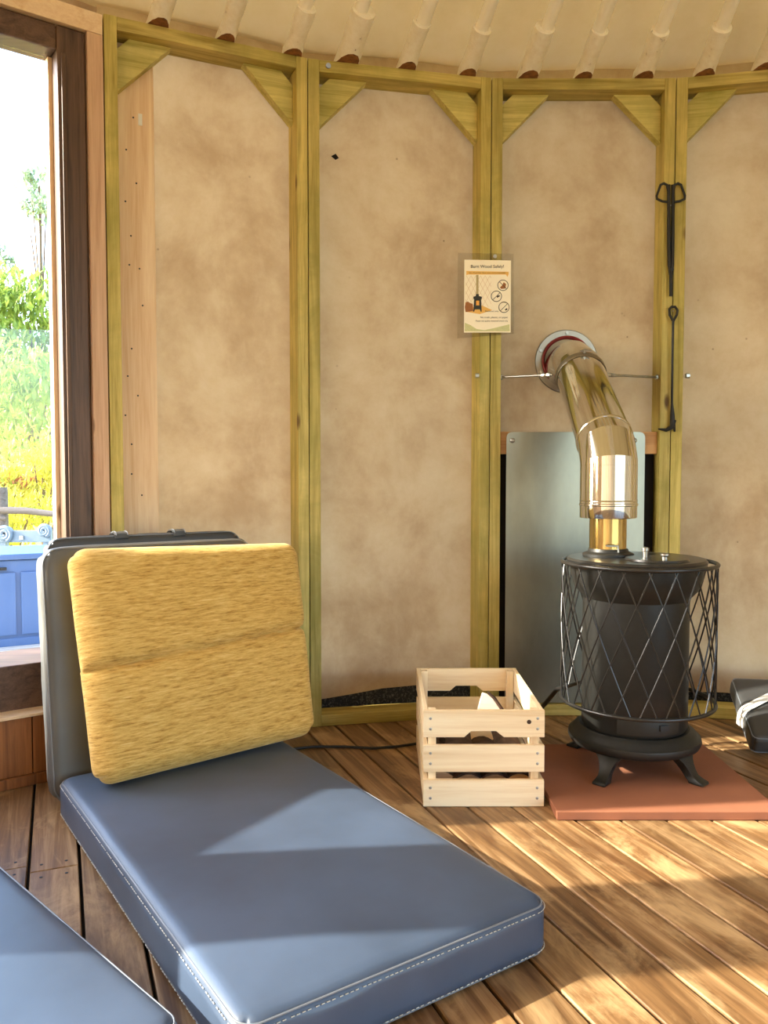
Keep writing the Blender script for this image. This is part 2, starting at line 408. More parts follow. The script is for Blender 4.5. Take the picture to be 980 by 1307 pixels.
def rim(w, d, r, inset, n=8):
    """rounded-rectangle loop at corner radius r, inset from the rim"""
    pts = []
    for cx, cy, a0 in ((w - r, d - r, 0), (r, d - r, 90), (r, r, 180), (w - r, r, 270)):
        for i in range(n + 1):
            a = R(a0 + 90 * i / n); pts.append((cx + (r - inset) * math.cos(a), cy + (r - inset) * math.sin(a)))
    out = []
    for i, p in enumerate(pts):                                     # densify long sides
        q = pts[(i + 1) % len(pts)]; L = math.dist(p, q); k = max(1, int(L / 0.04))
        for j in range(k): out.append((p[0] + (q[0] - p[0]) * j / k, p[1] + (q[1] - p[1]) * j / k))
    return out

# ------------------------------------------------------------ the round room: 30 timber panels
LP = 0.63; STEP = R(12)
RV = LP / (2 * math.sin(STEP / 2)); APO = LP / (2 * math.tan(STEP / 2))
CX, CYY = 0.368 + LP / 2, 2.82 - APO
H_W = 2.205; TW, TD = 0.038, 0.089
def vert(j):
    t = -STEP / 2 + STEP * j; return Vector((CX + RV * math.sin(t), CYY + RV * math.cos(t), 0))
def panel_M(j):
    a = vert(j); b = vert(j + 1); d = (b - a).normalized()
    return a, math.atan2(d.y, d.x)                                   # local x along the panel, local y outwards

# floor: boards laid at 22 degrees
fl = MB()
ring = [(CX + 3.18 * math.sin(STEP * i), CYY + 3.18 * math.cos(STEP * i)) for i in range(30)]
fl.prism(ring[::-1], -0.06, -0.022, 'z')
floor = tag(fl.build('floor', 'subfloor'), 'old varnished timber boards with dark gaps laid diagonally', kind='structure')
BW = 0.1038; dvec = Vector((-0.374, 0.927, 0)).normalized(); nvec = Vector((dvec.y, -dvec.x, 0))
# one gap line passes through this floor point
g0 = on_z(738, 1049); off0 = nvec.dot(g0)
bang = math.atan2(dvec.y, dvec.x) - R(90)
cen = Vector((CX, CYY, 0)); c_n = nvec.dot(cen); c_d = dvec.dot(cen)
RF = 3.13
board_cache = {}
def board_mesh(L):
    key = round(L, 2)
    if key not in board_cache:
        mb = MB(); mb.box((0, 0, -0.022), (BW - 0.0065, key - 0.003, 0))
        bmesh.ops.recalc_face_normals(mb.bm, faces=mb.bm.faces[:])
        es = [e for e in mb.bm.edges if e.calc_face_angle(0) > 1 and all(v.co.z > -0.01 for v in e.verts)]
        bmesh.ops.bevel(mb.bm, geom=es, offset=0.002, segments=1, affect='EDGES')
        me = bpy.data.meshes.new('board'); mb.bm.to_mesh(me); mb.bm.free(); me.materials.append(MATS['floor_board']); board_cache[key] = me
    return board_cache[key]
nail_me = None
mb = MB(); mb.lathe([(0.0035, -0.001), (0.0035, 0.0006), (0.001, 0.0010)], 8)
nail_me = bpy.data.meshes.new('nail_head'); mb.bm.to_mesh(nail_me); mb.bm.free(); nail_me.materials.append(MATS['iron_tool'])
joints = {}
k0 = math.floor((c_n - RF - off0) / BW); k1 = math.ceil((c_n + RF - off0) / BW)
left_line = nvec.dot(on_z(49, 1003))
for k in range(k0, k1):
    a = off0 + k * BW; m = a + BW / 2 - c_n
    if abs(m) > RF - 0.06: continue
    half = math.sqrt(RF ** 2 - max(abs(a - c_n), abs(a + BW - c_n)) ** 2) if max(abs(a - c_n), abs(a + BW - c_n)) < RF else 0.1
    s0, s1 = c_d - half, c_d + half
    cuts = [s0]
    # butt joints seen between the two mattresses
    p = on_z(20, 1108); q = on_z(90, 1105); w_ = on_z(150, 1100)
    if a < nvec.dot(p) < a + BW: js = [dvec.dot(p)]
    elif a < nvec.dot(q) < a + BW: js = [dvec.dot(q)]
    elif k % 3 == 0: js = [c_d + 0.6 + 0.3 * ((k * 7) % 5 - 2)]
    elif k % 3 == 1: js = [c_d - 0.7 + 0.35 * ((k * 5) % 4)]
    else: js = [c_d + 0.25 * ((k * 3) % 7 - 3) - 0.9]
    cuts += [j for j in js if s0 + 0.2 < j < s1 - 0.2] + [s1]
    for c0, c1 in zip(cuts, cuts[1:]):
        o = bpy.data.objects.new('board', board_mesh(c1 - c0)); COL.objects.link(o); o.parent = floor
        P = nvec * (a + 0.00275) + dvec * (c0 + 0.0015)
        o.location = (P.x, P.y, rnd.uniform(-0.0012, 0.0)); o.rotation_euler = (0, 0, bang)
        vis = P + dvec * (c1 - c0) / 2
        for cc in (c0 + 0.03, c1 - 0.03):                            # nail heads at the joints, in view only
            for w2 in (0.025, BW - 0.028):
                Q = nvec * (a + w2) + dvec * cc
                if cc in (s0 + 0.03, s1 - 0.03) or not (0.9 < Q.y < 2.6 and -1.2 < Q.x < 1.3): continue
                nl = bpy.data.objects.new('nail_head', nail_me); COL.objects.link(nl); nl.parent = o
                nl.location = (w2 - 0.00275, cc - c0 - 0.0015, 0.0)
def panel_parts(parent, j, ox=0.0, oy=0.0, braces=True, local=True):
    """timbers of one panel; local x along the wall, local y outwards"""
    def B(name, mat, lo, hi): return MB().box(lo, hi).build(name, mat, parent, bevel=0.002)
    g = 0.0012
    B('stile', 'treated_Z', (g, 0, 0), (TW, TD, H_W)); B('stile', 'treated_Z', (LP - TW, 0, 0), (LP - g, TD, H_W))
    B('top_rail', 'treated_X', (TW, 0.002, H_W - TW), (LP - TW, TD, H_W)); B('bottom_rail', 'treated_X', (TW, 0.002, 0), (LP - TW, TD, TW))
    if braces:
        t = H_W - TW; s = 0.165; c = 0.126
        for sx in (0, 1):
            pts = [(TW, t - s), (TW + s, t), (TW + s - c, t), (TW, t - s + c)]
            if sx: pts = [(LP - u, v) for u, v in pts][::-1]
            mb = MB(); mb.prism([(u, v) for u, v in pts], 0.040, 0.078, 'y')
            o = mb.build('brace', 'treated_D', parent, bevel=0.002)

frames = {}
FL = {-2: 'green-tinted timber wall frame behind the yellow cushion, with a pale board at its door side',
      -1: 'green-tinted timber wall frame beside the yellow cushion, black strip showing along its foot',
      0: 'green-tinted timber wall frame around the stove flue and metal heat shield',
      1: 'green-tinted timber wall frame to the right of the hanging fire tools'}
for j in (-2, -1, 0, 1):
    a, rz = panel_M(j)
    t = thing('wall_frame', FL[j], 'wall frame', a, rz, 'timber wall frames'); frames[j] = t
    panel_parts(t, j)
# pale backing board with nail holes in the door-side frame
bb = MB().box((TW + 0.001, 0.074, TW), (0.152, 0.088, H_W - TW)).build('backing_board', 'pale_pine_Z', frames[-2], bevel=0.001)
bb['label'] = 'pale knotty pine board'
for px, py in ((170, 150), (161, 191), (174, 234), (160, 257), (167, 301), (165, 338), (178, 343), (182, 390), (168, 445), (163, 480), (176, 505), (160, 530), (168, 567), (168, 605), (181, 632)):
    a_, rz_ = panel_M(-2); Mi = (Matrix.Translation(a_) @ Matrix.Rotation(rz_, 4, 'Z')).inverted(); oo = Mi @ Vector((0, 0, EYE)); dd = Mi.to_3x3() @ ray(px, py)
    hp_ = oo + dd * ((0.074 - oo.y) / dd.y)
    MB().disc((hp_.x, 0.0742, hp_.z), (0, -1, 0), 0.0028, 0.0008, 8).build('nail_hole', 'iron_tool', bb)
tg = MB().box((0.105, 0.0725, 1.93), (0.117, 0.0738, 1.965)).build('paper_tag', 'tag_white', frames[-2])
# coach bolt in the rail, threaded rods' outer nuts come with the rods
MB().disc((TW + 0.03, 0.0005, H_W - 0.018), (0, -1, 0), 0.0085, 0.004, 14).build('coach_bolt', 'zinc', frames[-1], smooth=True)

# canvas wall
def canvas_panel(bmv, j, zb, y0=0.092, nx=14, nz=24, ztop=2.30, x0=0.0, x1=LP, bulge=0.006):
    a, rz = panel_M(j); M = Matrix.Translation(a) @ Matrix.Rotation(rz, 4, 'Z'); grid = []
    ext = 0.0
    for i in range(nx + 1):
        u = x0 + (x1 - x0) * i / nx; col = []
        for k in range(nz + 1):
            v = (k / nz) ** 1.15
            z = zb(u) + (ztop - zb(u)) * v
            w = y0 + bulge * math.sin(math.pi * u / LP) * math.sin(math.pi * v) + 0.006 * noise.noise(Vector((u * 5 + j * 3, z * 2.2, 1.7)))
            if z < 0.35: w += 0.010 * (0.35 - z) / 0.35 * math.sin(u * 26 + j + z * 20)
            # stretch over the corner so that neighbours meet
            uu = u + (u / LP - 0.5) * 2 * w * math.tan(STEP / 2)
            col.append(bmv.verts.new(M @ Vector((uu, max(w, 0.0905), z))))
        grid.append(col)
    for i in range(nx):
        for k in range(nz): bmv.faces.new((grid[i][k], grid[i + 1][k], grid[i + 1][k + 1], grid[i][k + 1]))
def zb_std(u): return 0.062 + 0.006 * math.sin(u * 9)
def zb_bc(u): return 0.058 + 0.042 * math.sin(min(1, u / 0.45) * math.pi / 2) - 0.01 * max(0, u - 0.4)
wb = MB()
for j in (-2, -1, 0, 1, 2, 3): canvas_panel(wb.bm, j, zb_bc if j == -1 else zb_std)
wall_back = tag(wb.build('wall_back', 'wall_canvas', smooth=True, angle=80), 'mottled beige canvas wall behind the timber frames', kind='structure')
sk = MB()
for j in (-2, -1, 0, 1, 2, 3):
    a, rz = panel_M(j); sk.box((-0.012, 0.112, -0.05), (LP + 0.012, 0.118, 0.16), Matrix.Translation(a) @ Matrix.Rotation(rz, 4, 'Z'))
sk.build('black_membrane', 'membrane', wall_back)
wr = MB()
for j in list(range(4, 8)) + list(range(14, 22)): canvas_panel(wr.bm, j, zb_std, nx=4, nz=6)
wall_rear = tag(wr.build('wall_rear', 'rear_canvas', smooth=True, angle=80), 'beige canvas wall around the rest of the round room', kind='structure')
proto = None
for j in list(range(2, 8)) + list(range(14, 22)):
    a, rz = panel_M(j)
    if proto is None:
        h = bpy.data.objects.new('rear_frame', None); COL.objects.link(h); panel_parts(h, j, braces=True); proto = [c for c in COL.objects if c.parent == h]
        specs = [(c.name.split('.')[0], c.data) for c in proto]
        for c in proto: bpy.data.objects.remove(c)
        bpy.data.objects.remove(h)
    for nm, me in specs:
        o = bpy.data.objects.new(nm, me); COL.objects.link(o); o.parent = wall_rear; o.location = a; o.rotation_euler = (0, 0, rz)

# ceiling: canvas cone over the poles, open crown in the middle
SLOPE = math.tan(R(24)); ZC0 = 2.362
cm = MB(); rings = []
NR, NS = 14, 120
for i in range(NR + 1):
    rad = 3.14 - (3.14 - 0.42) * i / NR; row = []
    for k in range(NS):
        t = 2 * math.pi * k / NS
        z = ZC0 + (2.90 - rad) * SLOPE + 0.008 * noise.noise(Vector((rad * 3.5, t * 9, 0.3))) + 0.004 * noise.noise(Vector((rad * 14, t * 5, 3.3)))
        row.append(cm.bm.verts.new((CX + rad * math.sin(t), CYY + rad * math.cos(t), z)))
    rings.append(row)
for A, B in zip(rings, rings[1:]):
    for k in range(NS): cm.bm.faces.new((A[k], A[(k + 1) % NS], B[(k + 1) % NS], B[k]))
ceiling = tag(cm.build('ceiling', 'roof_canvas', smooth=True, angle=80), 'warm cream canvas roof lining above the white poles', kind='structure')
cr = MB(); cr.tube(circle((CX, CYY), 0.43, ZC0 + (2.9 - 0.43) * SLOPE - 0.09, 40), 0.035, 10, closed=True)
cr.build('crown_ring', 'pole_paint', ceiling, smooth=True)

# roof poles: each with a white carved foot standing on the top rail
pole_px = [(203, 14), (289, 40), (374, 62), (445, 76), (520, 84), (597, 92), (675, 97), (745, 101), (822, 103), (900, 101), (975, 95)]
pole_lab = ['white roof pole above the pine board beside the door', 'white roof pole nearest left of the double post by the yellow cushion, slim foot',
 'white roof pole standing right at the corner of the double post by the cushion', 'white roof pole with the fattest carved foot, right of the cushion post',
 'white roof pole above the middle of the canvas between cushion post and sign post', 'white roof pole just left of the post that carries the paper sign',
 'white roof pole with a large brown cut end, just right of the sign post', 'white roof pole above the flue pipe, in the middle of its frame',
 'white roof pole just left of the post with the hanging fire tools', 'white roof pole just right of the post with the hanging fire tools',
 'white roof pole cut by the right edge of the picture']
foot_r = [0.033, 0.029, 0.031, 0.040, 0.031, 0.031, 0.036, 0.030, 0.033, 0.033, 0.034]
def rail_hit(px, py):
    """where the pixel column meets the inner top edge of the rail ring"""
    best = None
    for i in range(2000):
        d = ray(px, py); y = 1.8 + i * 0.001; P = Vector((0, 0, EYE)) + d * (y / d.y)
        q = Vector((P.x - CX, P.y - CYY)); t = math.atan2(q.x, q.y)
        j = round(t / STEP); ap = q.length * math.cos(t - j * STEP)
        if ap >= APO: return Vector((P.x, P.y, H_W))
    return None
for i, ((px, py), lab) in enumerate(zip(pole_px, pole_lab)):
    # walk along the column at rail height
    d = ray(px, py); P = rail_hit(px, py); P.z = H_W
    rad = Vector((P.x - CX, P.y - CYY, 0)).normalized(); tang = Vector((rad.y, -rad.x, 0))
    aim = Vector((CX, CYY, 0)) + tang * 0.30
    h = Vector((aim.x - P.x, aim.y - P.y, 0)); L = h.length - 0.42; h.normalize()
    ax = Vector((h.x, h.y, SLOPE)).normalized()
    t = thing('roof_pole', lab, 'roof pole', (P.x, P.y, H_W), 0, 'white roof poles')
    r0 = foot_r[i]; base = rad * -0.016 + Vector((0, 0, r0 * 0.62))
    fl_ = 0.135 + 0.02 * rnd.random()
    n = 12; path = [base + ax * (-0.07 + (fl_ + 0.07) * k / n) for k in range(n + 1)]
    rr = [r0 * (0.97 + 0.05 * math.sin(k * 0.7) - 0.07 * (k / n) ** 2 + rnd.uniform(-0.04, 0.04)) for k in range(n + 1)]
    mb = MB(); mb.tube(path, rr, 14)
    for v in mb.bm.verts: v.co += Vector((noise.noise(v.co * 40 + Vector((i, 0, 0))), noise.noise(v.co * 40 + Vector((0, i, 0))), 0)) * 0.0025
    # the foot is sawn level where it stands on the rail
    res = bmesh.ops.bisect_plane(mb.bm, geom=mb.bm.verts[:] + mb.bm.edges[:] + mb.bm.faces[:], plane_co=(0, 0, 0.0005), plane_no=(0, 0, -1), clear_outer=True)
    edges = [e for e in res['geom_cut'] if isinstance(e, bmesh.types.BMEdge)]
    cut = MB(); vmap = {}
    for e in edges:
        for v in e.verts:
            if v not in vmap: vmap[v] = cut.bm.verts.new(v.co)
    for e in edges: cut.bm.edges.new((vmap[e.verts[0]], vmap[e.verts[1]]))
    bmesh.ops.contextual_create(cut.bm, geom=cut.bm.edges[:])
    mb.build('foot', 'white_paint', t, smooth=True)
    if len(cut.bm.faces):
        co = cut.build('cut_end', 'cut_wood', t); co['label'] = 'bare brown cut wood'
    pr = 0.0205 + 0.002 * rnd.random()
    side = tang * rnd.uniform(-0.008, 0.008)
    MB().tube([base + ax * fl_ * 0.8 + side + Vector((0, 0, 0.004)), base + ax * (fl_ + 0.3) + side, base + ax * (L / h.length / math.cos(R(24)))], [pr, pr, pr], 14).build('shaft', 'pole_paint', t, smooth=True)

# ------------------------------------------------------------ door side: window with a dark frame
aD = vert(-2); dD = (vert(-3) - vert(-2)).normalized(); rzD = math.atan2(dD.y, dD.x)
# local frame: x runs from the corner post towards the picture's left, y is outwards (so z up, right-handed with y = -n)
MD = Matrix.Translation(aD) @ Matrix((( dD.x, 0, 0, 0), (dD.y, 0, 0, 0), (0, 0, 1, 0), (0, 0, 0, 1)))
nout = Vector((-dD.y, dD.x, 0))
if nout.dot(Vector((aD.x - CX, aD.y - CYY, 0))) < 0: nout = -nout
MD = Matrix(((dD.x, nout.x, 0, aD.x), (dD.y, nout.y, 0, aD.y), (0, 0, 1, 0), (0, 0, 0, 1)))
def dbox(name, mat, lo, hi, parent, bevel=0.002): return MB().box(lo, hi, MD).build(name, mat, parent, bevel=bevel)
win = bpy.data.objects.new('window_1', None); COL.objects.link(win); tag(win, 'fixed window in a dark stained frame at the left edge', kind='structure')
G0, G1 = 0.129, 0.95
dbox('surround_stile', 'old_pine_Z', (0.002, 0.0, 0.2), (0.047, 0.1, 2.14), win); dbox('surround_rail', 'pale_pine_X', (0.002, 0.0, 2.141), (1.07, 0.1, 2.2), win)
dbox('frame_post', 'dark_door_Z', (0.050, 0.012, 0.33), (G0, 0.11, 2.139), win, 0.006)
dbox('frame_post', 'dark_door_Z', (G1, 0.012, 0.33), (G1 + 0.1, 0.11, 2.139), win, 0.006)
dbox('frame_bead', 'dark_door_Z', (0.107, 0.004, 0.332), (0.119, 0.0125, 2.06), win, 0.003)
dbox('frame_head', 'dark_door_X', (G0, 0.016, 2.068), (G1, 0.106, 2.139), win, 0.005)
dbox('glazing_strip', 'pale_pine_Z', (G0 - 0.001, 0.068, 0.33), (G0 + 0.012, 0.105, 2.067), win, 0.001)
dbox('window_pane', 'window_glass', (G0 + 0.001, 0.075, 0.34), (G1 - 0.001, 0.079, 2.067), win, 0)
dbox('sill', 'dark_door_X', (-0.02, -0.045, 0.19), (1.08, 0.17, 0.322), win, 0.004)
# planked plinth below
pl = bpy.data.objects.new('baseboard_left', None); COL.objects.link(pl); tag(pl, 'low plinth of brown planks under the window', kind='structure')
x = -0.03
for i in range(12):
    dbox('plank', 'plinth_Z', (x + 0.001, -0.105, 0.028), (x + 0.094, -0.085, 0.188), pl, 0.0015); x += 0.096
dbox('top_cap', 'pale_pine_X', (-0.03, -0.112, 0.1885), (1.12, -0.045, 0.196), pl, 0.001); dbox('skirting', 'plinth_Z', (-0.03, -0.118, 0.0), (1.12, -0.106, 0.028), pl, 0.001)
dbox('back_board', 'black_board', (-0.03, -0.084, 0.0), (1.12, -0.05, 0.186), pl, 0)

# rest of the glazed left side (outside the frame): piers, sills and two more windows
def wall_pt(zdepth):
    """point of the wall ring at world y = zdepth on the left side"""
    for j in range(-3, -9, -1):
        a, b = vert(j + 1), vert(j)
        if min(a.y, b.y) <= zdepth <= max(a.y, b.y):
            t = (zdepth - a.y) / (b.y - a.y); return a + (b - a) * t
wl = MB()
def strip(y_a, y_b, z0, z1, n=6, o=0.07, th=0.03):
    for i in range(n):
        p, q = wall_pt(y_a + (y_b - y_a) * i / n), wall_pt(y_a + (y_b - y_a) * (i + 1) / n)
        d = (q - p).normalized(); nn = Vector((-d.y, d.x, 0)); L = (q - p).length
        if nn.dot(Vector((p.x - CX, p.y - CYY, 0))) < 0: nn = -nn
        M = Matrix(((d.x, nn.x, 0, p.x), (d.y, nn.y, 0, p.y), (0, 0, 1, 0), (0, 0, 0, 1)))
        wl.box((-0.004, o, z0), (L + 0.004, o + th, z1), M)
yA = (MD @ Vector((G1 + 0.05, 0, 0))).y; yB1, yB2 = 1.675, 1.325; yC1, yC2 = 1.03, 0.55; yE = vert(-8).y + 0.002
strip(yA, yB1, 0, 2.30); strip(yB1, yB2, 0, 0.95); strip(yB1, yB2, 2.05, 2.30); strip(yB2, yC1, 0, 2.30)
strip(yC1, yC2, 0, 0.8); strip(yC1, yC2, 2.05, 2.30); strip(yC2, yE, 0, 2.26, 3)
p0 = MD @ Vector((-0.05, 0.11, 0))
wl.box((-0.02, 0.10, 2.139), (1.09, 0.13, 2.30), MD); wl.box((-0.02, 0.112, 0), (0.05, 0.13, 2.30), MD)
wall_left = tag(wl.build('wall_left', 'rear_canvas'), 'canvas wall with windows to the left of the picture', kind='structure')
for n, (ya, yb, z0) in enumerate(((yB1, yB2, 0.95), (yC1, yC2, 0.8))):
    w = bpy.data.objects.new('window_%d' % (n + 2), None); COL.objects.link(w); tag(w, 'window in the canvas wall outside the picture', kind='structure')
    g = MB()
    p, q = wall_pt(ya), wall_pt(yb)
    d = (q - p).normalized(); nn = Vector((-d.y, d.x, 0)); L = (q - p).length
    if nn.dot(Vector((p.x - CX, p.y - CYY, 0))) < 0: nn = -nn
    M = Matrix(((d.x, nn.x, 0, p.x), (d.y, nn.y, 0, p.y), (0, 0, 1, 0), (0, 0, 0, 1)))
    MB().box((0, 0.08, z0), (L, 0.084, 2.05), M).build('window_pane', 'window_glass', w)
    MB().box((-0.01, 0.06, z0 - 0.03), (L + 0.01, 0.12, z0), M).build('window_sill', 'dark_door_X', w)
    MB().box((-0.01, 0.06, 2.05), (L + 0.01, 0.12, 2.08), M).build('window_head', 'dark_door_X', w)

# ------------------------------------------------------------ hearth pad
PADZ = 0.022
pad = MB().box((0.4265, 1.955, 0.0005), (0.985, 2.455, PADZ)).build('hearth_board', 'terracotta', bevel=0.002)
tag(pad, 'flat terracotta-coloured hearth board under the stove', 'hearth board')

# ------------------------------------------------------------ stove
SX, SY = 0.716, 2.285
st = thing('wood_stove', 'small round black cast-iron wood stove on four curved legs', 'stove', (SX, SY, PADZ))
zo = PADZ
def Z(z): return z - zo
body = MB().lathe([(0.142, Z(.140)), (0.146, Z(.146)), (0.146, Z(.505))], 64).build('body', 'cast_iron', st, smooth=True)
MB().lathe([(0.146, Z(.505)), (0.150, Z(.512)), (0.168, Z(.532)), (0.180, Z(.565)), (0.183, Z(.597)), (0.176, Z(.600))], 64).build('collar', 'cast_iron', st, smooth=True)
tp = MB().lathe([(0.178, Z(.6005)), (0.190, Z(.603)), (0.192, Z(.612)), (0.187, Z(.618)), (0.02, Z(.6185))], 72).build('top_plate', 'stove_top', st, smooth=True)
MB().lathe([(0.085, Z(.6188)), (0.083, Z(.624)), (0.02, Z(.6245))], 48, c=(0.035, -0.07)).build('hob_lid', 'stove_top', tp, smooth=True)
MB().lathe([(0.008, Z(.6247)), (0.008, Z(.632)), (0.012, Z(.636)), (0.012, Z(.640)), (0.005, Z(.643))], 16, c=(0.04, -0.12)).build('knob', 'zinc', tp, smooth=True)
MB().lathe([(0.007, Z(.6247)), (0.007, Z(.640)), (0.010, Z(.642)), (0.010, Z(.650)), (0.004, Z(.652))], 16, c=(0.010, -0.05)).build('knob', 'zinc', tp, smooth=True)
MB().lathe([(0.072, Z(.6188)), (0.072, Z(.626)), (0.058, Z(.632)), (0.055, Z(.640))], 40, c=(-0.067, 0.045)).build('flue_collar', 'cast_iron', tp, smooth=True)
MB().lathe([(0.170, Z(.090)), (0.178, Z(.094)), (0.184, Z(.106)), (0.182, Z(.116)), (0.172, Z(.122)), (0.168, Z(.130)), (0.156, Z(.136)), (0.152, Z(.1395)), (0.10, Z(.1398))], 72).build('base_ring', 'cast_iron', st, smooth=True)
# ash door low on the front of the drum
ad = MB()
for i in range(8):
    pass
def curved_patch(r0, r1, a0, a1, z0, z1, n=12):
    mb = MB(); V = []
    for i in range(n + 1):
        a = a0 + (a1 - a0) * i / n
        V.append([mb.bm.verts.new((r * math.cos(a), r * math.sin(a), z)) for r in (r0, r1) for z in (z0, z1)])
    for A, B in zip(V, V[1:]):
        for p, q in ((0, 1), (1, 3), (3, 2), (2, 0)): mb.bm.faces.new((A[p], A[q], B[q], B[p]))
    mb.bm.faces.new((V[0][0], V[0][1], V[0][3], V[0][2])); mb.bm.faces.new((V[-1][0], V[-1][2], V[-1][3], V[-1][1]))
    return mb
ad = curved_patch(0.1462, 0.151, R(236), R(304), Z(.150), Z(.193)).build('ash_door', 'cast_iron', st, smooth=True, bevel=0.001)
curved_patch(0.1512, 0.156, R(279), R(289), Z(.164), Z(.180), 4).build('door_latch', 'iron_tool', ad, bevel=0.001)
# legs
for ang in (-131, -49, 49, 131):
    ca, sa = math.cos(R(ang)), math.sin(R(ang)); mb = MB(); prev = None
    prof = [(0.138, .0960, .086, .040), (0.144, .088, .072, .038), (0.152, .074, .052, .034), (0.160, .058, .040, .031), (0.168, .042, .033, .029), (0.177, .026, .030, .029), (0.189, .015, .034, .036), (0.197, .0110, .037, .042), (0.199, .0003, .037, .042)]
    zt = .088
    for r, z, w, t in prof:
        z = z * (zt - zo + 0.0) / .09
        c = Vector((r * ca, r * sa, z)); tn = Vector((-sa, ca, 0)); rd = Vector((ca, sa, 0))
        ringv = [mb.bm.verts.new(c + tn * sx * w / 2 + rd * sy * t / 2) for sx, sy in ((-1, -1), (1, -1), (1, 1), (-1, 1))]
        if prev:
            for k in range(4): mb.bm.faces.new((prev[k], prev[(k + 1) % 4], ringv[(k + 1) % 4], ringv[k]))
        else: mb.bm.faces.new(ringv)
        prev = ringv
    mb.bm.faces.new(prev[::-1])
    mb.build('leg', 'cast_iron', st, bevel=0.003, smooth=True)

# ------------------------------------------------------------ wire guard
GX, GY, GR = 0.7225, 2.285, 0.211
gd = thing('stove_guard', 'black diamond-lattice wire guard ringing the stove', 'fire guard', (GX, GY, 0.2))
zt, zb_ = 0.6045 - 0.2, 0.213 - 0.2
MB().tube(circle((0, 0), GR, zt, 72), 0.0058, 10, closed=True).build('top_ring', 'black_wire', gd, smooth=True)
MB().tube(circle((0, 0), GR, zb_, 72), 0.0058, 10, closed=True).build('bottom_ring', 'black_wire', gd, smooth=True)
NW, TWI = 20, R(44)
for sgn in (1, -1):
    mb = MB(); pts = []
    for i in range(15):
        u = i / 14; a = sgn * TWI * u; pts.append((GR * math.cos(a), GR * math.sin(a), zb_ + (zt - zb_) * u))
    mb.tube(pts, 0.0022, 6)
    first = None
    for k in range(NW):
        if first is None:
            o = mb.build('wire', 'black_wire', gd, smooth=True); first = o
        else:
            o = bpy.data.objects.new('wire', first.data); COL.objects.link(o); o.parent = gd
        o.rotation_euler = (0, 0, 2 * math.pi * k / NW + 0.05 * sgn)
# brackets that hang the guard on the top plate, and a stay to the floor behind
for a in (30, 150, 270):
    c, s = math.cos(R(a)), math.sin(R(a)); dx, dy = SX - GX, SY - GY
    MB().tube([(GR * c, GR * s, zt), (0.188 * c + dx, 0.188 * s + dy, zt + 0.002)], 0.003, 6).build('bracket', 'black_wire', gd)
MB().tube([(-0.170, 0.128, zb_ - 0.002), (-0.19, 0.17, zb_ - 0.02), (-0.225, 0.30, -0.12), (-0.235, 0.38, -0.194)], 0.007, 8).build('stay_rod', 'black_wire', gd, smooth=True)

# ------------------------------------------------------------ flue
FX, FY = 0.649, 2.335
fu = thing('flue_pipe', 'shiny steel flue pipe rising from the stove and bending back through the wall', 'flue pipe', (FX, FY, 0.63))
def fz(y, z): return (0, y - FY, z - 0.63)
RT = 0.0805
ip = MB().lathe([(0.0525, 0.008), (0.0525, 0.105)], 48).build('inner_pipe', 'brass_tint', fu, smooth=True); ip['label'] = 'heat-tinted golden pipe'
MB().tube([(-0.02, -0.0535, 0.022), (-0.02, -0.066, 0.022), (0.01, -0.068, 0.022), (0.012, -0.068, 0.004)], 0.0025, 6).build('damper_wire', 'zinc', ip)
MB().lathe([(0.0535, 0.098), (RT - 0.001, 0.0985), (RT, 0.101), (RT, 0.133), (RT + 0.003, 0.135), (RT + 0.003, 0.139), (RT, 0.141), (RT, 0.146), (RT + 0.002, 0.148), (RT, 0.150), (RT, 0.25)], 64, cap=False).build('lower_section', 'chrome', fu, smooth=True, angle=25)
E1, E2, E3, E4 = fz(FY, .888), fz(2.362, .940), fz(2.715, 1.205), fz(2.80, 1.236)
def seg(name, pts, r=RT, mat='chrome', caps=False): return MB().tube(pts, r, 64, caps).build(name, mat, fu, smooth=True, angle=14)
seg('elbow', [fz(FY, .8795), E1, E2, tuple(Vector(E2).lerp(Vector(E3), 0.08))])
seg('sloping_section', [tuple(Vector(E2).lerp(Vector(E3), 0.06)), tuple(Vector(E2).lerp(Vector(E3), 0.98))], RT - 0.0012)
seg('upper_elbow', [tuple(Vector(E2).lerp(Vector(E3), 0.9)), E3, E4, fz(2.935, 1.240)], RT - 0.004)
def hoop(name, frac, r, half, mat='chrome'):
    c = Vector(E2).lerp(Vector(E3), frac); d = (Vector(E3) - Vector(E2)).normalized()
    return MB().tube([c - d * half, c - d * half * 0.6, c + d * half * 0.6, c + d * half], [r, r + 0.0025, r + 0.0025, r], 64, False).build(name, mat, fu, smooth=True, angle=60)
hoop('seam_ring', 0.07, RT + 0.0004, 0.006)
cl = hoop('band_clamp', 0.90, RT, 0.013, 'steel_flange')
c = Vector(E2).lerp(Vector(E3), 0.90); d = (Vector(E3) - Vector(E2)).normalized(); nrm = Vector((0, -d.z, d.y))
MB().tube([c + nrm * (RT + 0.004) + Vector((-0.002, 0, 0)), c + nrm * (RT + 0.016) + Vector((-0.002, 0, 0))], 0.005, 8).build('clamp_lug', 'zinc', cl)
MB().tube([c + nrm * (RT + 0.011) + Vector((-0.016, 0, 0)), c + nrm * (RT + 0.011) + Vector((0.02, 0, 0))], 0.0028, 8).build('clamp_bolt', 'zinc', cl)
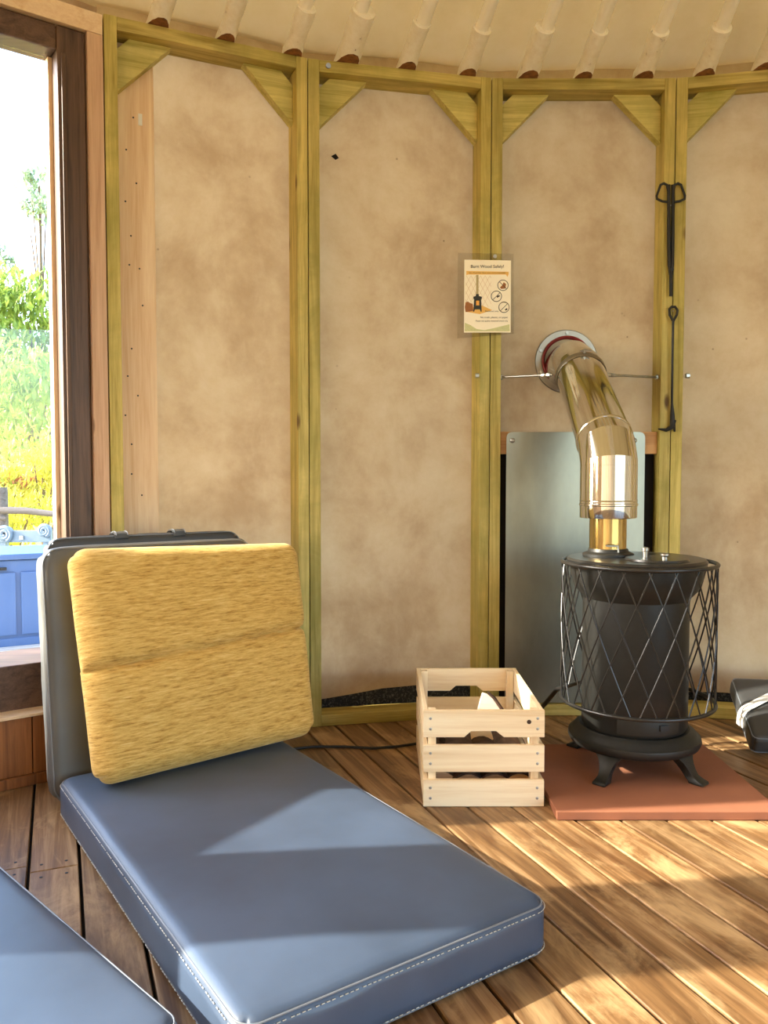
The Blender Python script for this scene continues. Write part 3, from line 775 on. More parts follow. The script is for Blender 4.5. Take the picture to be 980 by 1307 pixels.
# wall flange with red silicone seal
wf = thing('wall_flange', 'round steel wall flange with red seal where the flue leaves the room', 'flue flange', (FX + 0.002, 2.905, 1.256))
MB().lathe([(0.0875, -0.005), (0.1115, -0.005), (0.1125, 0.001), (0.110, 0.004), (0.0875, 0.004)], 64, cap=False).xf(Matrix.Rotation(R(90), 4, 'X')).build('flange_ring', 'steel_flange', wf, smooth=True, angle=30)
MB().tube([(0.0835 * math.cos(2 * math.pi * i / 64), -0.006, 0.0835 * math.sin(2 * math.pi * i / 64)) for i in range(64)], 0.0055, 10, closed=True).build('seal', 'red_silicone', wf, smooth=True)
MB().tube([(0.086 * math.cos(2 * math.pi * i / 64), -0.0125, 0.086 * math.sin(2 * math.pi * i / 64)) for i in range(64)], 0.0040, 8, closed=True).build('seal', 'red_silicone', wf, smooth=True)
for a in (90, 22, -22, 158, 202, -90):
    MB().disc((0.100 * math.cos(R(a)), -0.004, 0.100 * math.sin(R(a))), (0, -1, 0), 0.0055, 0.006, 6).build('bolt', 'zinc', wf)
# support rods
fa = vert(0); fb = vert(1)
for nm, lab, x0, x1, xo in (('support_rod', 'thin threaded steel rod bracing the flue on its left side, below the sign', fa.x + TW, FX - RT - 0.004, fa.x - TW - 0.003),
                            ('support_rod', 'thin threaded steel rod bracing the flue on its right side, near the poker', fb.x - TW, FX + RT + 0.004, fb.x + TW + 0.004)):
    sg = 1 if x1 > x0 else -1; yr = 2.775; zr = 1.193
    t = thing(nm, lab, 'support rod', (x0, yr + 0.06, zr), 0, 'flue support rods')
    P = lambda x, y, z: (x - x0, y - yr - 0.06, z - zr)
    a = P(x0 - sg * 0.001, 2.845, zr); b = P(x1, 2.722, zr - 0.006)
    va, vb = Vector(a), Vector(b)
    MB().tube([a, b], 0.0042, 10).build('rod', 'zinc', t, smooth=True)
    for u in (0.80, 0.9): MB().tube([va.lerp(vb, u), va.lerp(vb, u + 0.06)], 0.0082 if u > 0.85 else 0.007, 6).build('nut', 'zinc', t)
    MB().tube([va + Vector((sg * 0.002, 0, 0)), va + Vector((sg * 0.010, 0, 0))], 0.0095, 6).build('nut', 'zinc', t)
    MB().tube([P(xo, 2.80, zr), P(xo + (-0.012 if sg > 0 else 0.012), 2.80, zr)], 0.009, 6).build('end_nut', 'zinc', t)

# heat shield on its batten
hs = thing('heat_shield', 'galvanised sheet-metal heat shield behind the stove', 'heat shield', (0.672, 2.838, 0.03))
def rrect(x0, x1, z0, z1, r, n=6):
    P = []
    for cx, cz, a0 in ((x1 - r, z1 - r, 0), (x0 + r, z1 - r, 90), (x0 + r, z0 + r, 180), (x1 - r, z0 + r, 270)):
        for i in range(n + 1): a = R(a0 + 90 * i / n); P.append((cx + r * math.cos(a), cz + r * math.sin(a)))
    return P
MB().prism(rrect(-0.243, 0.243, 0.012, 0.972, 0.02), -0.001, 0.001, 'y').build('sheet', 'galvanised', hs)
for x in (-0.222, 0.205):
    MB().lathe([(0.009, 0), (0.009, 0.002), (0.006, 0.005), (0.002, 0.006)], 16).xf(Matrix.Translation((x, -0.001, 0.942)) @ Matrix.Rotation(R(90), 4, 'X')).build('screw', 'zinc', hs, smooth=True)
bt = MB().box((fa.x + TW + 0.001, 2.842, 0.925), (fb.x - TW - 0.001, 2.872, 1.003)).build('timber_batten', 'batten_X', bevel=0.002)
tag(bt, 'plain brown timber batten holding up the metal heat shield', 'batten')
dk = MB().box((fa.x + TW + 0.001, 2.875, 0.04), (fb.x - TW - 0.001, 2.90, 0.925)).build('insulation_board', 'black_board')
tag(dk, 'dark brown backing board showing at the sides of the heat shield', 'backing board')

# ------------------------------------------------------------ firewood crate
KX, KY, KW, KD, KH = 0.101, 2.036, 0.310, 0.455, 0.25
ct = thing('wooden_crate', 'pale pine slatted crate of firewood beside the stove', 'crate', (KX, KY, 0.001))
th = 0.012; sh = 0.0695; gp = (KH - 3 * sh) / 2
sl_z = [0, sh + gp, 2 * (sh + gp)]
def handle_slat(y0):
    z = sl_z[2]; w = KW
    pts = [(0, z), (w * .335, z), (w * .395, z + .016), (w * .60, z + .016), (w * .665, z), (w, z), (w, z + sh), (0, z + sh)]
    return MB().prism(pts, y0, y0 + th, 'y').build('slat', 'crate_X', ct, bevel=0.0012)
for y0 in (0, KD - th):
    for z in sl_z[:2]: MB().box((0, y0, z), (KW, y0 + th, z + sh)).build('slat', 'crate_X', ct, bevel=0.0012)
    handle_slat(y0)
for x0 in (0, KW - th):
    for z in sl_z: MB().box((x0 + 0.0006, th + 0.0005, z + 0.001), (x0 + th - 0.0006, KD - th - 0.0005, z + sh - 0.001)).build('side_slat', 'crate_Y', ct, bevel=0.0012)
for x0 in (th + 0.001, KW - th - 0.021):
    for y0 in (th + 0.001, KD - th - 0.026):
        MB().box((x0, y0, 0.012), (x0 + 0.020, y0 + 0.025, KH - 0.002)).build('corner_post', 'crate_Z', ct, bevel=0.001)
for i in range(4):
    y0 = 0.03 + i * 0.105; MB().box((th + 0.001, y0 + 0.02, 0.002), (KW - th - 0.001, y0 + 0.10, 0.011)).build('base_slat', 'crate_X', ct)
sc_me = None
for z in sl_z:
    for x in (0.018, KW - 0.018):
        for dz in (0.022, 0.049):
            if sc_me is None:
                o = MB().lathe([(0.0036, 0), (0.0036, 0.001), (0.001, 0.0016)], 10).xf(Matrix.Rotation(R(90), 4, 'X')).build('screw', 'zinc', ct); sc_me = o.data
            else:
                o = bpy.data.objects.new('screw', sc_me); COL.objects.link(o); o.parent = ct
            o.location = (x, 0.0002, z + dz)
kn = MB().lathe([(0.0058, 0), (0.0055, 0.0004), (0.001, 0.0007)], 12).xf(Matrix.Translation((0.270, 0.0, sl_z[2] + 0.040)) @ Matrix.Rotation(R(90), 4, 'X')).build('knot', 'bark', ct)

# split logs standing and lying in the crate
def log(a, b, r, lab, mat='log_split', name='split_log', roll=0.0):
    a, b = Vector(a), Vector(b); d = b - a; L = d.length
    q = d.to_track_quat('X', 'Z').to_matrix().to_4x4(); M = q @ Matrix.Rotation(roll, 4, 'X')
    t = thing(name, lab, 'log', a + d * 0.0, 0, 'split logs in the crate')
    seg_ = 8; A = []
    arc = [(-R(52) + R(104) * i / 6) for i in range(7)]
    sec = [(0.0, 0.0)] + [(r * math.sin(u), r * math.cos(u)) for u in arc]
    mb = MB(); n = 6; ringsv = []
    for i in range(n + 1):
        x = L * i / n
        ringsv.append([mb.bm.verts.new((x + 0.004 * noise.noise(Vector((u * 90, v * 90, i))), u + 0.0035 * noise.noise(Vector((x * 25, u * 60, 2))), v + 0.0035 * noise.noise(Vector((x * 25, v * 60, 9))))) for u, v in sec])
    m = len(sec)
    for P, Q in zip(ringsv, ringsv[1:]):
        for k in range(m): mb.bm.faces.new((P[k], P[(k + 1) % m], Q[(k + 1) % m], Q[k]))
    mb.bm.faces.new(ringsv[0][::-1]); mb.bm.faces.new(ringsv[-1])
    mb.xf(M); mb.build('split_wood', mat, t)
    bk = MB(); rb = []
    for i in range(n + 1):
        x = L * i / n * 0.994 + 0.002
        rb.append([bk.bm.verts.new((x, rr_ * math.sin(u), rr_ * math.cos(u))) for u in arc for rr_ in (r + 0.0005, r + 0.005 + 0.002 * noise.noise(Vector((x * 40, u * 5, 4))))])
    m2 = len(rb[0])
    order = list(range(0, m2, 2)) + list(range(m2 - 1, 0, -2))
    for P, Q in zip(rb, rb[1:]):
        for k in range(m2): bk.bm.faces.new((P[order[k]], P[order[(k + 1) % m2]], Q[order[(k + 1) % m2]], Q[order[k]]))
    bk.bm.faces.new([rb[0][k] for k in order]); bk.bm.faces.new([rb[-1][k] for k in order[::-1]])
    bk.xf(M); bk.build('bark', 'bark', t, smooth=True)
    return t
def K(x, y, z): return (KX + x, KY + y, z)
log(K(.052, .08, .016), K(.052, .38, .016), .046, 'split log lowest on the left in the crate', roll=R(8))
log(K(.122, .06, .016), K(.122, .36, .016), .046, 'split log at the crate bottom next to the left one', roll=R(-8))
log(K(.192, .06, .016), K(.192, .36, .016), .046, 'split log at the crate bottom right of the middle', roll=R(8))
log(K(.260, .08, .016), K(.260, .38, .016), .040, 'split log lowest on the right in the crate', roll=R(-8))
log(K(.095, .05, .076), K(.110, .33, .076), .044, 'dark-barked split log leaning below the crate handle hole', roll=R(10))
log(K(.165, .05, .076), K(.178, .15, .076), .040, 'short split log in the middle of the upper layer of the crate', roll=R(-6))
log(K(.235, .05, .074), K(.246, .33, .076), .042, 'split log on the right of the upper layer of the crate', roll=R(6))
log(K(.040, .12, .076), K(.042, .36, .076), .026, 'thin split log on the left of the upper layer of the crate', roll=R(0))
# the pale wedge that pokes up
wg = thing('split_log', 'pale wedge-shaped split log poking up in the middle of the crate', 'log', K(.155, .17, .165), 0, 'split logs in the crate')
wpts = [(-.010, 0), (.078, 0), (.070, .034), (.048, .066), (.032, .080), (.020, .084), (.006, .040), (-.002, .020), (-.008, .012)]
MB().prism(wpts, 0, 0.018, 'y', Matrix.Rotation(R(-18), 4, 'X')).build('split_wood', 'log_pale', wg, bevel=0.002)
MB().tube([(.081, .004, .0), (.074, .004, .034), (.052, .002, .068), (.035, -.002, .083)], [.005, .006, .005, .003], 8).xf(Matrix.Rotation(R(-18), 4, 'X')).build('bark', 'bark', wg, smooth=True)
def lump(c, s, lab):
    mb = MB(); bmesh.ops.create_icosphere(mb.bm, subdivisions=3, radius=1)
    for v in mb.bm.verts:
        v.co *= 1 + 0.35 * noise.noise(v.co * 2.5 + Vector(c) * 9); v.co = Vector((v.co.x * s[0], v.co.y * s[1], v.co.z * s[2]))
    o = mb.build('bark_chunk', 'chip_dark', loc=c); tag(o, lab, 'bark', 'bark scraps in the crate')
lump(K(.075, .20, .145), (.018, .02, .016), 'dark crumbly bark chunk lying left of the pale wedge in the crate')

# ------------------------------------------------------------ mattresses
def mattress(name, lab, w, d, h, M, mat, r=0.022, puff=0.006, group='floor mattresses', stitch_sides=(), corner=0.03, pipe=0.0017):
    t = thing(name, lab, 'mattress', M.to_translation(), 0, group)
    t.rotation_euler = M.to_euler()
    mb = cushion_bm(w, d, h, r, 26, puff=puff)
    # round the plan corners
    for v in mb.bm.verts:
        cx = min(max(v.co.x, corner), w - corner); cyy = min(max(v.co.y, corner), d - corner)
        o = Vector((v.co.x - cx, v.co.y - cyy, 0))
        if abs(o.x) > 1e-6 and abs(o.y) > 1e-6:
            mx = max(abs(o.x), abs(o.y)); o = o.normalized() * mx; v.co.x, v.co.y = cx + o.x, cyy + o.y
        v.co.z += 0.002 * noise.noise(Vector((v.co.x * 9, v.co.y * 9, 0.5)))
        e = 0.0025 * noise.noise(Vector((v.co.x * 14, v.co.y * 14, v.co.z * 20)))
        if 0.2 * h < v.co.z < 0.8 * h:
            v.co.x += e; v.co.y += e
    cv = mb.build('cover', mat, t, smooth=True, angle=70)
    k = r * 0.29
    for z, nm in ((h - k, 'piping'), (k, 'piping')):
        loop = rim(w, d, corner, k - 0.0008)
        MB().tube([(x, y, z) for x, y in loop], pipe, 6, closed=True).build(nm, 'piping', cv, smooth=True)
    if stitch_sides:
        sm = MB()
        for z in (h - k - 0.006, k + 0.006) if True else ():
            loop = rim(w, d, corner, -0.0004 + (0.0016 if z < h / 2 else 0.0016))
            for i in range(len(loop)):
                p, q = Vector(loop[i]), Vector(loop[(i + 1) % len(loop)])
                L = (q - p).length
                for s_ in range(max(1, int(L / 0.009))):
                    u0 = s_ * 0.009 / L; u1 = min(1, u0 + 0.0055 / L)
                    a = p.lerp(q, u0); b = p.lerp(q, u1)
                    if 'front' in stitch_sides and a.y > d * 0.5 and not ('left' in stitch_sides and a.x < w * 0.2): continue
                    sm.tube([(a.x, a.y, z), (b.x, b.y, z)], 0.0009, 4)
        so = sm.build('stitching', 'stitch', cv); so['label'] = 'pale dashed stitching'; so['kind'] = 'stuff'
    return t, cv
uv = Vector((0.83, 0.56, 0)).normalized(); vv = Vector((uv.y, -uv.x, 0))              # uv: along the backrest, vv: towards the camera
SH = 0.098
P0 = on_z(72, 992, SH)                                                               # back left corner of the seat
SW, SD = 0.605, 1.11
org = P0 + vv * SD; org.z = 0.001
MS = Matrix(((uv.x, -vv.x, 0, org.x), (uv.y, -vv.y, 0, org.y), (0, 0, 1, org.z), (0, 0, 0, 1)))
mattress('seat_mattress', 'slate-grey vinyl seat mattress, blue of the sky put into its colour, on the floor below the yellow cushion', SW, SD, SH, MS, 'vinyl_sky_tint', stitch_sides=('front', 'left'), r=0.026, corner=0.04)
# upright backrest behind it: local x along uv, local y up the slab, local z towards the room
def upright(name, lab, base, width, height, thick, lean, mat, **k):
    back = -vv
    up = (Vector((0, 0, 1)) * math.cos(lean) + back * math.sin(lean)).normalized(); nz = uv.cross(up).normalized()
    M = Matrix(((uv.x, up.x, nz.x, base.x), (uv.y, up.y, nz.y, base.y), (uv.z, up.z, nz.z, base.z), (0, 0, 0, 1)))
    return mattress(name, lab, width, height, thick, M, mat, **k), M
LEAN = R(9)
bb_ = P0 - vv * 0.012 - uv * 0.006; bb_.z = 0.02
thk = 0.085
base1 = bb_ + (-vv) * (thk * math.cos(LEAN)); base1.z = 0.002
(tb, cvb), M1 = upright('backrest_mattress', 'grey vinyl mattress stood on edge as a backrest behind the yellow cushion', base1, 0.60, 0.660, thk, LEAN, 'vinyl_grey', corner=0.05, r=0.024)
base2 = base1 + (-vv) * 0.084 + uv * 0.035; base2.z = 0.002
(tb2, cvb2), M2 = upright('folded_mattress', 'dark grey mattress stood behind the backrest, buckled with two straps', base2, 0.575, 0.680, 0.062, LEAN, 'vinyl_dark', corner=0.045, r=0.02)
for xs in (0.205, 0.375):
    MB().tube([(xs, 0.668, 0.0655), (xs, 0.679, 0.064), (xs, 0.6855, 0.05), (xs, 0.6855, 0.012), (xs, 0.676, -0.003), (xs, 0.6, -0.004)], [0.004] * 6, 8).xf(Matrix.Translation((xs, 0, 0)) @ Matrix.Diagonal((5.0, 1, 1, 1)) @ Matrix.Translation((-xs, 0, 0))).build('strap', 'vinyl_dark', tb2, smooth=True)
    for e in (-0.016, 0.016): MB().tube([(xs + e, 0.676, 0.0695), (xs + e, 0.684, 0.067), (xs + e, 0.690, 0.05), (xs + e, 0.690, 0.012)], 0.0011, 5).build('strap_stitching', 'piping', tb2)

# second mattress, lower left
e1 = on_z(0, 1098, SH); e2 = on_z(243, 1303, SH)
du = (e1 - e2).normalized(); dn = Vector((-du.y, du.x, 0))
if dn.dot(Vector((0, -1, 0))) < 0: dn = -dn
org2 = e2 + dn * 0.62; org2.z = 0.001
# local x along du, local y = -dn (so the seen rim is y = d)
MM = Matrix(((du.x, -dn.x, 0, org2.x), (du.y, -dn.y, 0, org2.y), (0, 0, 1, org2.z), (0, 0, 0, 1)))
if MM.to_3x3().determinant() < 0:
    org2 = e2 + du * 1.12 + dn * 0.62; org2.z = 0.001; du2 = -du
    MM = Matrix(((du2.x, -dn.x, 0, org2.x), (du2.y, -dn.y, 0, org2.y), (0, 0, 1, org2.z), (0, 0, 0, 1)))
mattress('seat_mattress', 'slate-grey vinyl mattress, blue of the sky put into its colour, cut off by the lower left corner of the picture', 1.12, 0.62, SH, MM, 'vinyl_sky_tint', r=0.026, corner=0.04)

# dark seat pad at the right, tilted against the wall, with a white strap
pf = on_z(957, 962, 0.004); RT_DIR = Vector((0.985, -0.17, 0)).normalized(); bk_ = Vector((0.17, 0.985, 0)).normalized()
tilt = R(23)
upb = (bk_ * math.cos(tilt) + Vector((0, 0, 1)) * math.sin(tilt)); nn = RT_DIR.cross(upb)
MPd = Matrix(((RT_DIR.x, upb.x, nn.x, pf.x), (RT_DIR.y, upb.y, nn.y, pf.y), (RT_DIR.z, upb.z, nn.z, pf.z), (0, 0, 0, 1)))
pt, pc = mattress('seat_pad', 'dark grey folded seat pad with a white strap at the right edge', 0.45, 0.30, 0.062, MPd, 'vinyl_dark', r=0.016, corner=0.02, group='seat pads')
def ribbon(path, wdir, half, th=0.0012):
    mb = MB(); prev = None; wdir = Vector(wdir).normalized() * half
    for k, p in enumerate(path):
        p = Vector(p); t = (Vector(path[min(k + 1, len(path) - 1)]) - Vector(path[max(k - 1, 0)])).normalized(); n_ = t.cross(wdir).normalized() * th
        q = [mb.bm.verts.new(p + a * wdir + b * n_) for a, b in ((-1, 0), (1, 0), (1, 1), (-1, 1))]
        if prev:
            for m in range(4): mb.bm.faces.new((prev[m], prev[(m + 1) % 4], q[(m + 1) % 4], q[m]))
        else: mb.bm.faces.new(q)
        prev = q
    mb.bm.faces.new(prev[::-1]); return mb
rb_ = ribbon([(-0.0055, 0.112, 0.012), (-0.0065, 0.116, 0.034), (-0.0045, 0.120, 0.055), (0.004, 0.126, 0.0655), (0.016, 0.134, 0.0690), (0.08, 0.180, 0.0725), (0.16, 0.235, 0.0720), (0.215, 0.272, 0.0690)], (-0.55, 0.83, 0), 0.013).build('webbing_strap', 'white_webbing', pt, smooth=True)
rb_['label'] = 'white webbing strap'

# ------------------------------------------------------------ yellow cushion
# corners from the picture: bottom edge on the seat, top edge against the backrest
SEAT_T = SH + 0.008
bl = on_z(126, 1012, SEAT_T); br = on_z(406, 940, SEAT_T)
# direction along the cushion and its lean
cu = (br - bl).normalized(); cb = Vector((-cu.y, cu.x, 0))
if cb.y < 0: cb = -cb
CL = R(16.3)
cw = (br - bl).length
cup = (Vector((0, 0, 1)) * math.cos(CL) + cb * math.sin(CL)).normalized(); cn = cu.cross(cup)
CT = 0.095
def cwarp(co):
    x, y, z = co                                                     # x width, y height, z thickness
    hx = x / cw; hy = y / 0.585
    z2 = z
    front = z / CT
    # crease across the middle, a little lower on the left
    yc = 0.30 + 0.045 * (hx - 0.5)
    dpt = math.exp(-abs(y - yc) / 0.012) * 0.042 * (0.6 + 0.45 * abs(2 * hx - 1)) * max(0, front)
    edge = math.exp(-((y - yc) / 0.02) ** 2) * 0.004 * max(0, abs(2 * hx - 1) - 0.9) / 0.1
    x2 = x - math.copysign(edge, hx - 0.5)
    z2 = max(z, 0.002) - dpt + 0.004 * noise.noise(Vector((x * 8, y * 8, z * 8)))
    # lower half a little wider than the upper
    x2 = cw / 2 + (x2 - cw / 2) * (1.0 + 0.07 * (hy - 0.1))
    x2 += 0.022 * hy
    z2 += (0.009 * math.exp(-((y - yc) / 0.05) ** 2) if y > yc else 0.0) * max(0, front)
    y2 = yc + (y - yc) * (1 - 0.65 * math.exp(-abs(y - yc) / 0.03)) - (0.006 * math.exp(-abs(y - yc) / 0.02) if y > yc else 0)
    y2 = y2 * 0.978 - 0.022 * (hx - 0.4) * hy
    return Vector((x2, y2, z2))
cb_bm = cushion_bm(cw, 0.585, CT, 0.045, 56, puff=0.022, warp=cwarp)
for v in cb_bm.bm.verts:
    c_ = 0.03; 
    cx = min(max(v.co.x, c_), cw - c_); cyy = min(max(v.co.y, c_), 0.585 - c_); o = Vector((v.co.x - cx, v.co.y - cyy, 0))
    if abs(o.x) > 1e-6 and abs(o.y) > 1e-6:
        mx = max(abs(o.x), abs(o.y)); o = o.normalized() * mx; v.co.x, v.co.y = cx + o.x, cyy + o.y
MC = Matrix(((cu.x, cup.x, cn.x, bl.x), (cu.y, cup.y, cn.y, bl.y), (cu.z, cup.z, cn.z, bl.z), (0, 0, 0, 1)))
cus = cb_bm.build('cushion', 'chenille', smooth=True, angle=180)
cus.matrix_world = MC @ Matrix.Translation((0, 0.010, -CT * 0.78))
tag(cus, 'mustard yellow chenille cushion leaning against the grey backrest', 'cushion')

# ------------------------------------------------------------ floor cable
cpts = [on_z(x, y, 0.0055) for x, y in ((372, 956), (400, 953), (440, 953), (475, 955), (505, 953), (532, 949))] + [Vector((0.14, 2.545, 0.0055)), Vector((0.30, 2.60, 0.0055))]
cpts = [p for p in cpts]
o = MB().tube(cpts, 0.0042, 8).build('power_cable', 'rubber_cable', smooth=True); tag(o, 'thin black cable on the floor behind the crate and cushion', 'cable')

# ------------------------------------------------------------ fire tongs and poker on the post
yT = 2.806
tt = thing('fire_tongs', 'black iron fire tongs hanging with two looped handles on the post', 'fire tongs', on_y(856, 300, yT))
o0 = Vector(tt.location)
def tp_(px, py, y=yT): return on_y(px, py, y) - o0
for sx in (-1, 1):
    ring_ = [(856 + sx * a, b) for a, b in ((3, 258), (11, 257), (17.5, 254), (18, 250), (13, 236), (9, 234), (5, 236), (3.2, 244), (3, 258))]
    h_ = MB().tube([tp_(*p) for p in ring_], 0.0042, 8).build('handle', 'iron_tool', tt, smooth=True)
    MB().tube([tp_(856 + sx * 2.6, 236), tp_(856 + sx * 2.6, 300), tp_(856 + sx * 2.0, 338), tp_(856 + sx * 0.9, 352), tp_(856 + sx * 0.9, 378)], [.0055, .0065, .0062, .0035, .0035], 8).build('arm', 'iron_tool', tt, smooth=True)
MB().disc(tp_(856, 345, yT + 0.006), (0, -1, 0), 0.006, 0.014, 10).build('pivot', 'iron_tool', tt)
MB().tube([tp_(856, 262, 2.823), tp_(856, 262, 2.79)], 0.0022, 6).build('hanging_nail', 'zinc', tt)
pk = thing('fire_poker', 'black iron poker with a looped top and hooked end below the tongs', 'poker', on_y(859, 470, yT))
o0 = Vector(pk.location)
MB().tube([tp_(*p) for p in ((858.5, 409), (854.5, 402), (854, 395), (857, 391.5), (861.5, 391.5), (864.5, 396), (863.5, 402), (859.5, 409))], 0.0042, 8).build('loop_handle', 'iron_tool', pk, smooth=True)
MB().tube([tp_(859, 408), tp_(858, 460), tp_(857.5, 515), tp_(858, 530), tp_(858, 541)], [.004, .004, .004, .008, .009], 10).build('shaft', 'iron_tool', pk, smooth=True)
MB().tube([tp_(860, 536), tp_(857, 545), tp_(850, 549), tp_(840, 547.5)], [.009, .009, .006, .0025], 8).build('hook', 'iron_tool', pk, smooth=True)
MB().tube([tp_(859, 538), tp_(861, 551)], [.008, .003], 8).build('spike', 'iron_tool', pk, smooth=True)
MB().tube([tp_(859, 397, 2.823), tp_(859, 397, 2.79)], 0.0022, 6).build('hanging_nail', 'zinc', pk)

# small hole in the canvas
hp = on_y(427, 200, 2.80)
MB().prism([(-.012, .002), (.004, .010), (.014, -.004), (.003, -.010)], 0, 0.002, 'y', Matrix.Translation(hp)).build('tear', 'black_board', wall_back)

# ------------------------------------------------------------ laminated sign on the post
ys = 2.806
sgn = thing('paper_sign', 'laminated cream paper sign about burning wood, fixed to the post', 'sign', on_y(620, 425, ys))
o0 = Vector(sgn.location)
def S(px, py, y=ys): q = on_y(px, py, y) - o0; return (q.x, q.z)
MB().prism([S(584.5, 322.5), S(655, 324), S(655.5, 426), S(583.5, 432)][::-1], 0.0, 0.0008, 'y').build('plastic_sleeve', 'clear_plastic', sgn)
MB().prism([S(592.5, 331.5), S(652, 332.5), S(651.5, 424.5), S(592, 424.5)][::-1], -0.0012, -0.0004, 'y').build('paper', 'paper', sgn)
MB().disc((S(631.5, 327.5)[0], -0.0005, S(631.5, 327.5)[1]), (0, -1, 0), 0.0065, 0.004, 14).build('pin', 'zinc', sgn, smooth=True)
def flat(name, pts, mat, lay=1): return MB().prism([S(*p) for p in pts], -0.0012 - 0.0004 * lay, -0.0012 - 0.0004 * lay + 0.0003, 'y').build(name, mat, sgn)
flat('banner', [(595, 346), (649, 347), (649, 350), (647.5, 353.5), (645.5, 350.5), (597, 350.5), (595, 351.5)], 'print_orange')
# lattice wallpaper behind the printed stove
lat = MB()
def stroke(mb, a, b, w, lay):
    a, b = Vector(S(*a)), Vector(S(*b)); d = (b - a).normalized() * 1; n = Vector((-d.y, d.x)) * w
    y0 = -0.0012 - 0.0004 * lay
    mb.prism([tuple(a + n), tuple(b + n), tuple(b - n), tuple(a - n)], y0, y0 + 0.0003, 'y')
for i in range(-3, 8):
    for s_ in (1, -1):
        xa, ya = 595 + i * 6.0, 352; xb, yb = xa + s_ * 22, 392
        # clip to the picture
        pts = []
        for u in range(41):
            X = xa + (xb - xa) * u / 40; Y = ya + (yb - ya) * u / 40
            if 593.5 <= X <= 627: pts.append((X, Y))
        if len(pts) > 3: stroke(lat, pts[0], pts[-1], 0.00035, 1)
lat.build('printed_lattice', 'print_line', sgn)
flat('printed_flue', [(607.5, 351), (610.5, 351), (610.5, 376), (607.5, 376)], 'print_pipe', 2)
flat('printed_floor', [(593, 393), (615, 390), (628, 396), (612, 401), (594, 398)], 'print_orange', 1)
flat('printed_stove', [(604, 379), (607, 378), (607.3, 375.5), (610.8, 375.5), (611, 378), (615, 379), (614.5, 382), (613.8, 382), (614.6, 398), (613.2, 398), (612.4, 395), (606, 395), (605, 398), (603.8, 398), (605, 382), (604, 382)], 'print_stove', 3)
flat('printed_fire', [(607.5, 384), (611.5, 384), (611.5, 390), (607.5, 390)], 'print_fire', 4)
flat('printed_logs', [(594, 386), (597, 385), (600, 387), (603, 388), (604, 397), (594, 398.5), (593, 392)], 'print_log', 2)
flat('printed_leaf', [(593, 412), (600, 415), (608, 420), (618, 421.5), (630, 419), (642, 416), (650, 414), (650.5, 423), (593, 423)], 'print_sage', 1)
for k, (cx, cy_, ) in enumerate(((641.7, 364.3), (633.3, 378.3), (643, 392.3))):
    r_ = 6.6
    c0 = S(cx, cy_); rw = abs(S(cx + r_, cy_)[0] - c0[0]); y0 = -0.0012 - 0.0004 * 2
    ico = MB().tube([(c0[0] + rw * math.cos(2 * math.pi * i / 36), y0, c0[1] + rw * math.sin(2 * math.pi * i / 36)) for i in range(36)], 0.0011, 5, closed=True)
    sgn_ = -1 if k == 0 else 1
    stroke(ico, (cx - 4.6, cy_ + 4.6 * sgn_), (cx + 4.6, cy_ - 4.6 * sgn_), 0.0009, 2)
    ico.build('prohibition_symbol', 'print_dark', sgn)
    if k == 0:
        flat('printed_rubbish', [(cx - 4, cy_ + 3), (cx - 1, cy_), (cx + 1, cy_ - 4), (cx + 4, cy_ - 1.5), (cx + 3, cy_ + 4), (cx - 2, cy_ + 4.5)], 'print_log', 1)
    elif k == 1:
        flat('printed_bottle', [(cx + 0, cy_ - 0.5), (cx + 4, cy_ - 1.5), (cx + 4.5, cy_), (cx + 1, cy_ + 2)], 'print_dark', 1)
    else:
        flat('printed_paper', [(cx + 1, cy_ + 3), (cx + 3.6, cy_ + 1), (cx + 4.6, cy_ + 3), (cx + 2.5, cy_ + 4.2)], 'print_dark', 1)
def text(name, s, px, py, wpx, mat='print_dark', align='CENTER', lay=3, bold=0.0):
    cu_ = bpy.data.curves.new(name, 'FONT'); cu_.body = s; cu_.size = 0.01; cu_.align_x = align; cu_.align_y = 'CENTER'
    cu_.offset = bold
    tmp = bpy.data.objects.new(name, cu_); COL.objects.link(tmp)
    dg = bpy.context.evaluated_depsgraph_get(); me = bpy.data.meshes.new_from_object(tmp.evaluated_get(dg))
    bpy.data.objects.remove(tmp)
    xs = [v.co.x for v in me.vertices]; wid = max(xs) - min(xs)
    p, q = S(px, py), S(px + wpx, py); k = (q[0] - p[0]) / wid
    M = Matrix.Translation((p[0], -0.0012 - 0.0004 * lay, p[1])) @ Matrix.Rotation(R(90), 4, 'X') @ Matrix.Diagonal((k, k, k, 1))
    me.transform(M); return link(name, me, mat, sgn)
text('title_text', 'Burn Wood Safely!', 621.8, 340.5, 42)
text('banner_text', 'Burn Wood Only. Never Leave the Fire Unattended', 621.5, 348.4, 46, lay=2)
text('small_text', 'Firewood only', 636, 397.5, 17, align='RIGHT'); text('rule_text', 'No trash, plastic, or paper', 648, 405.3, 35, align='RIGHT'); text('rule_text', 'Please use quality seasoned wood only', 648, 409.8, 41, align='RIGHT')

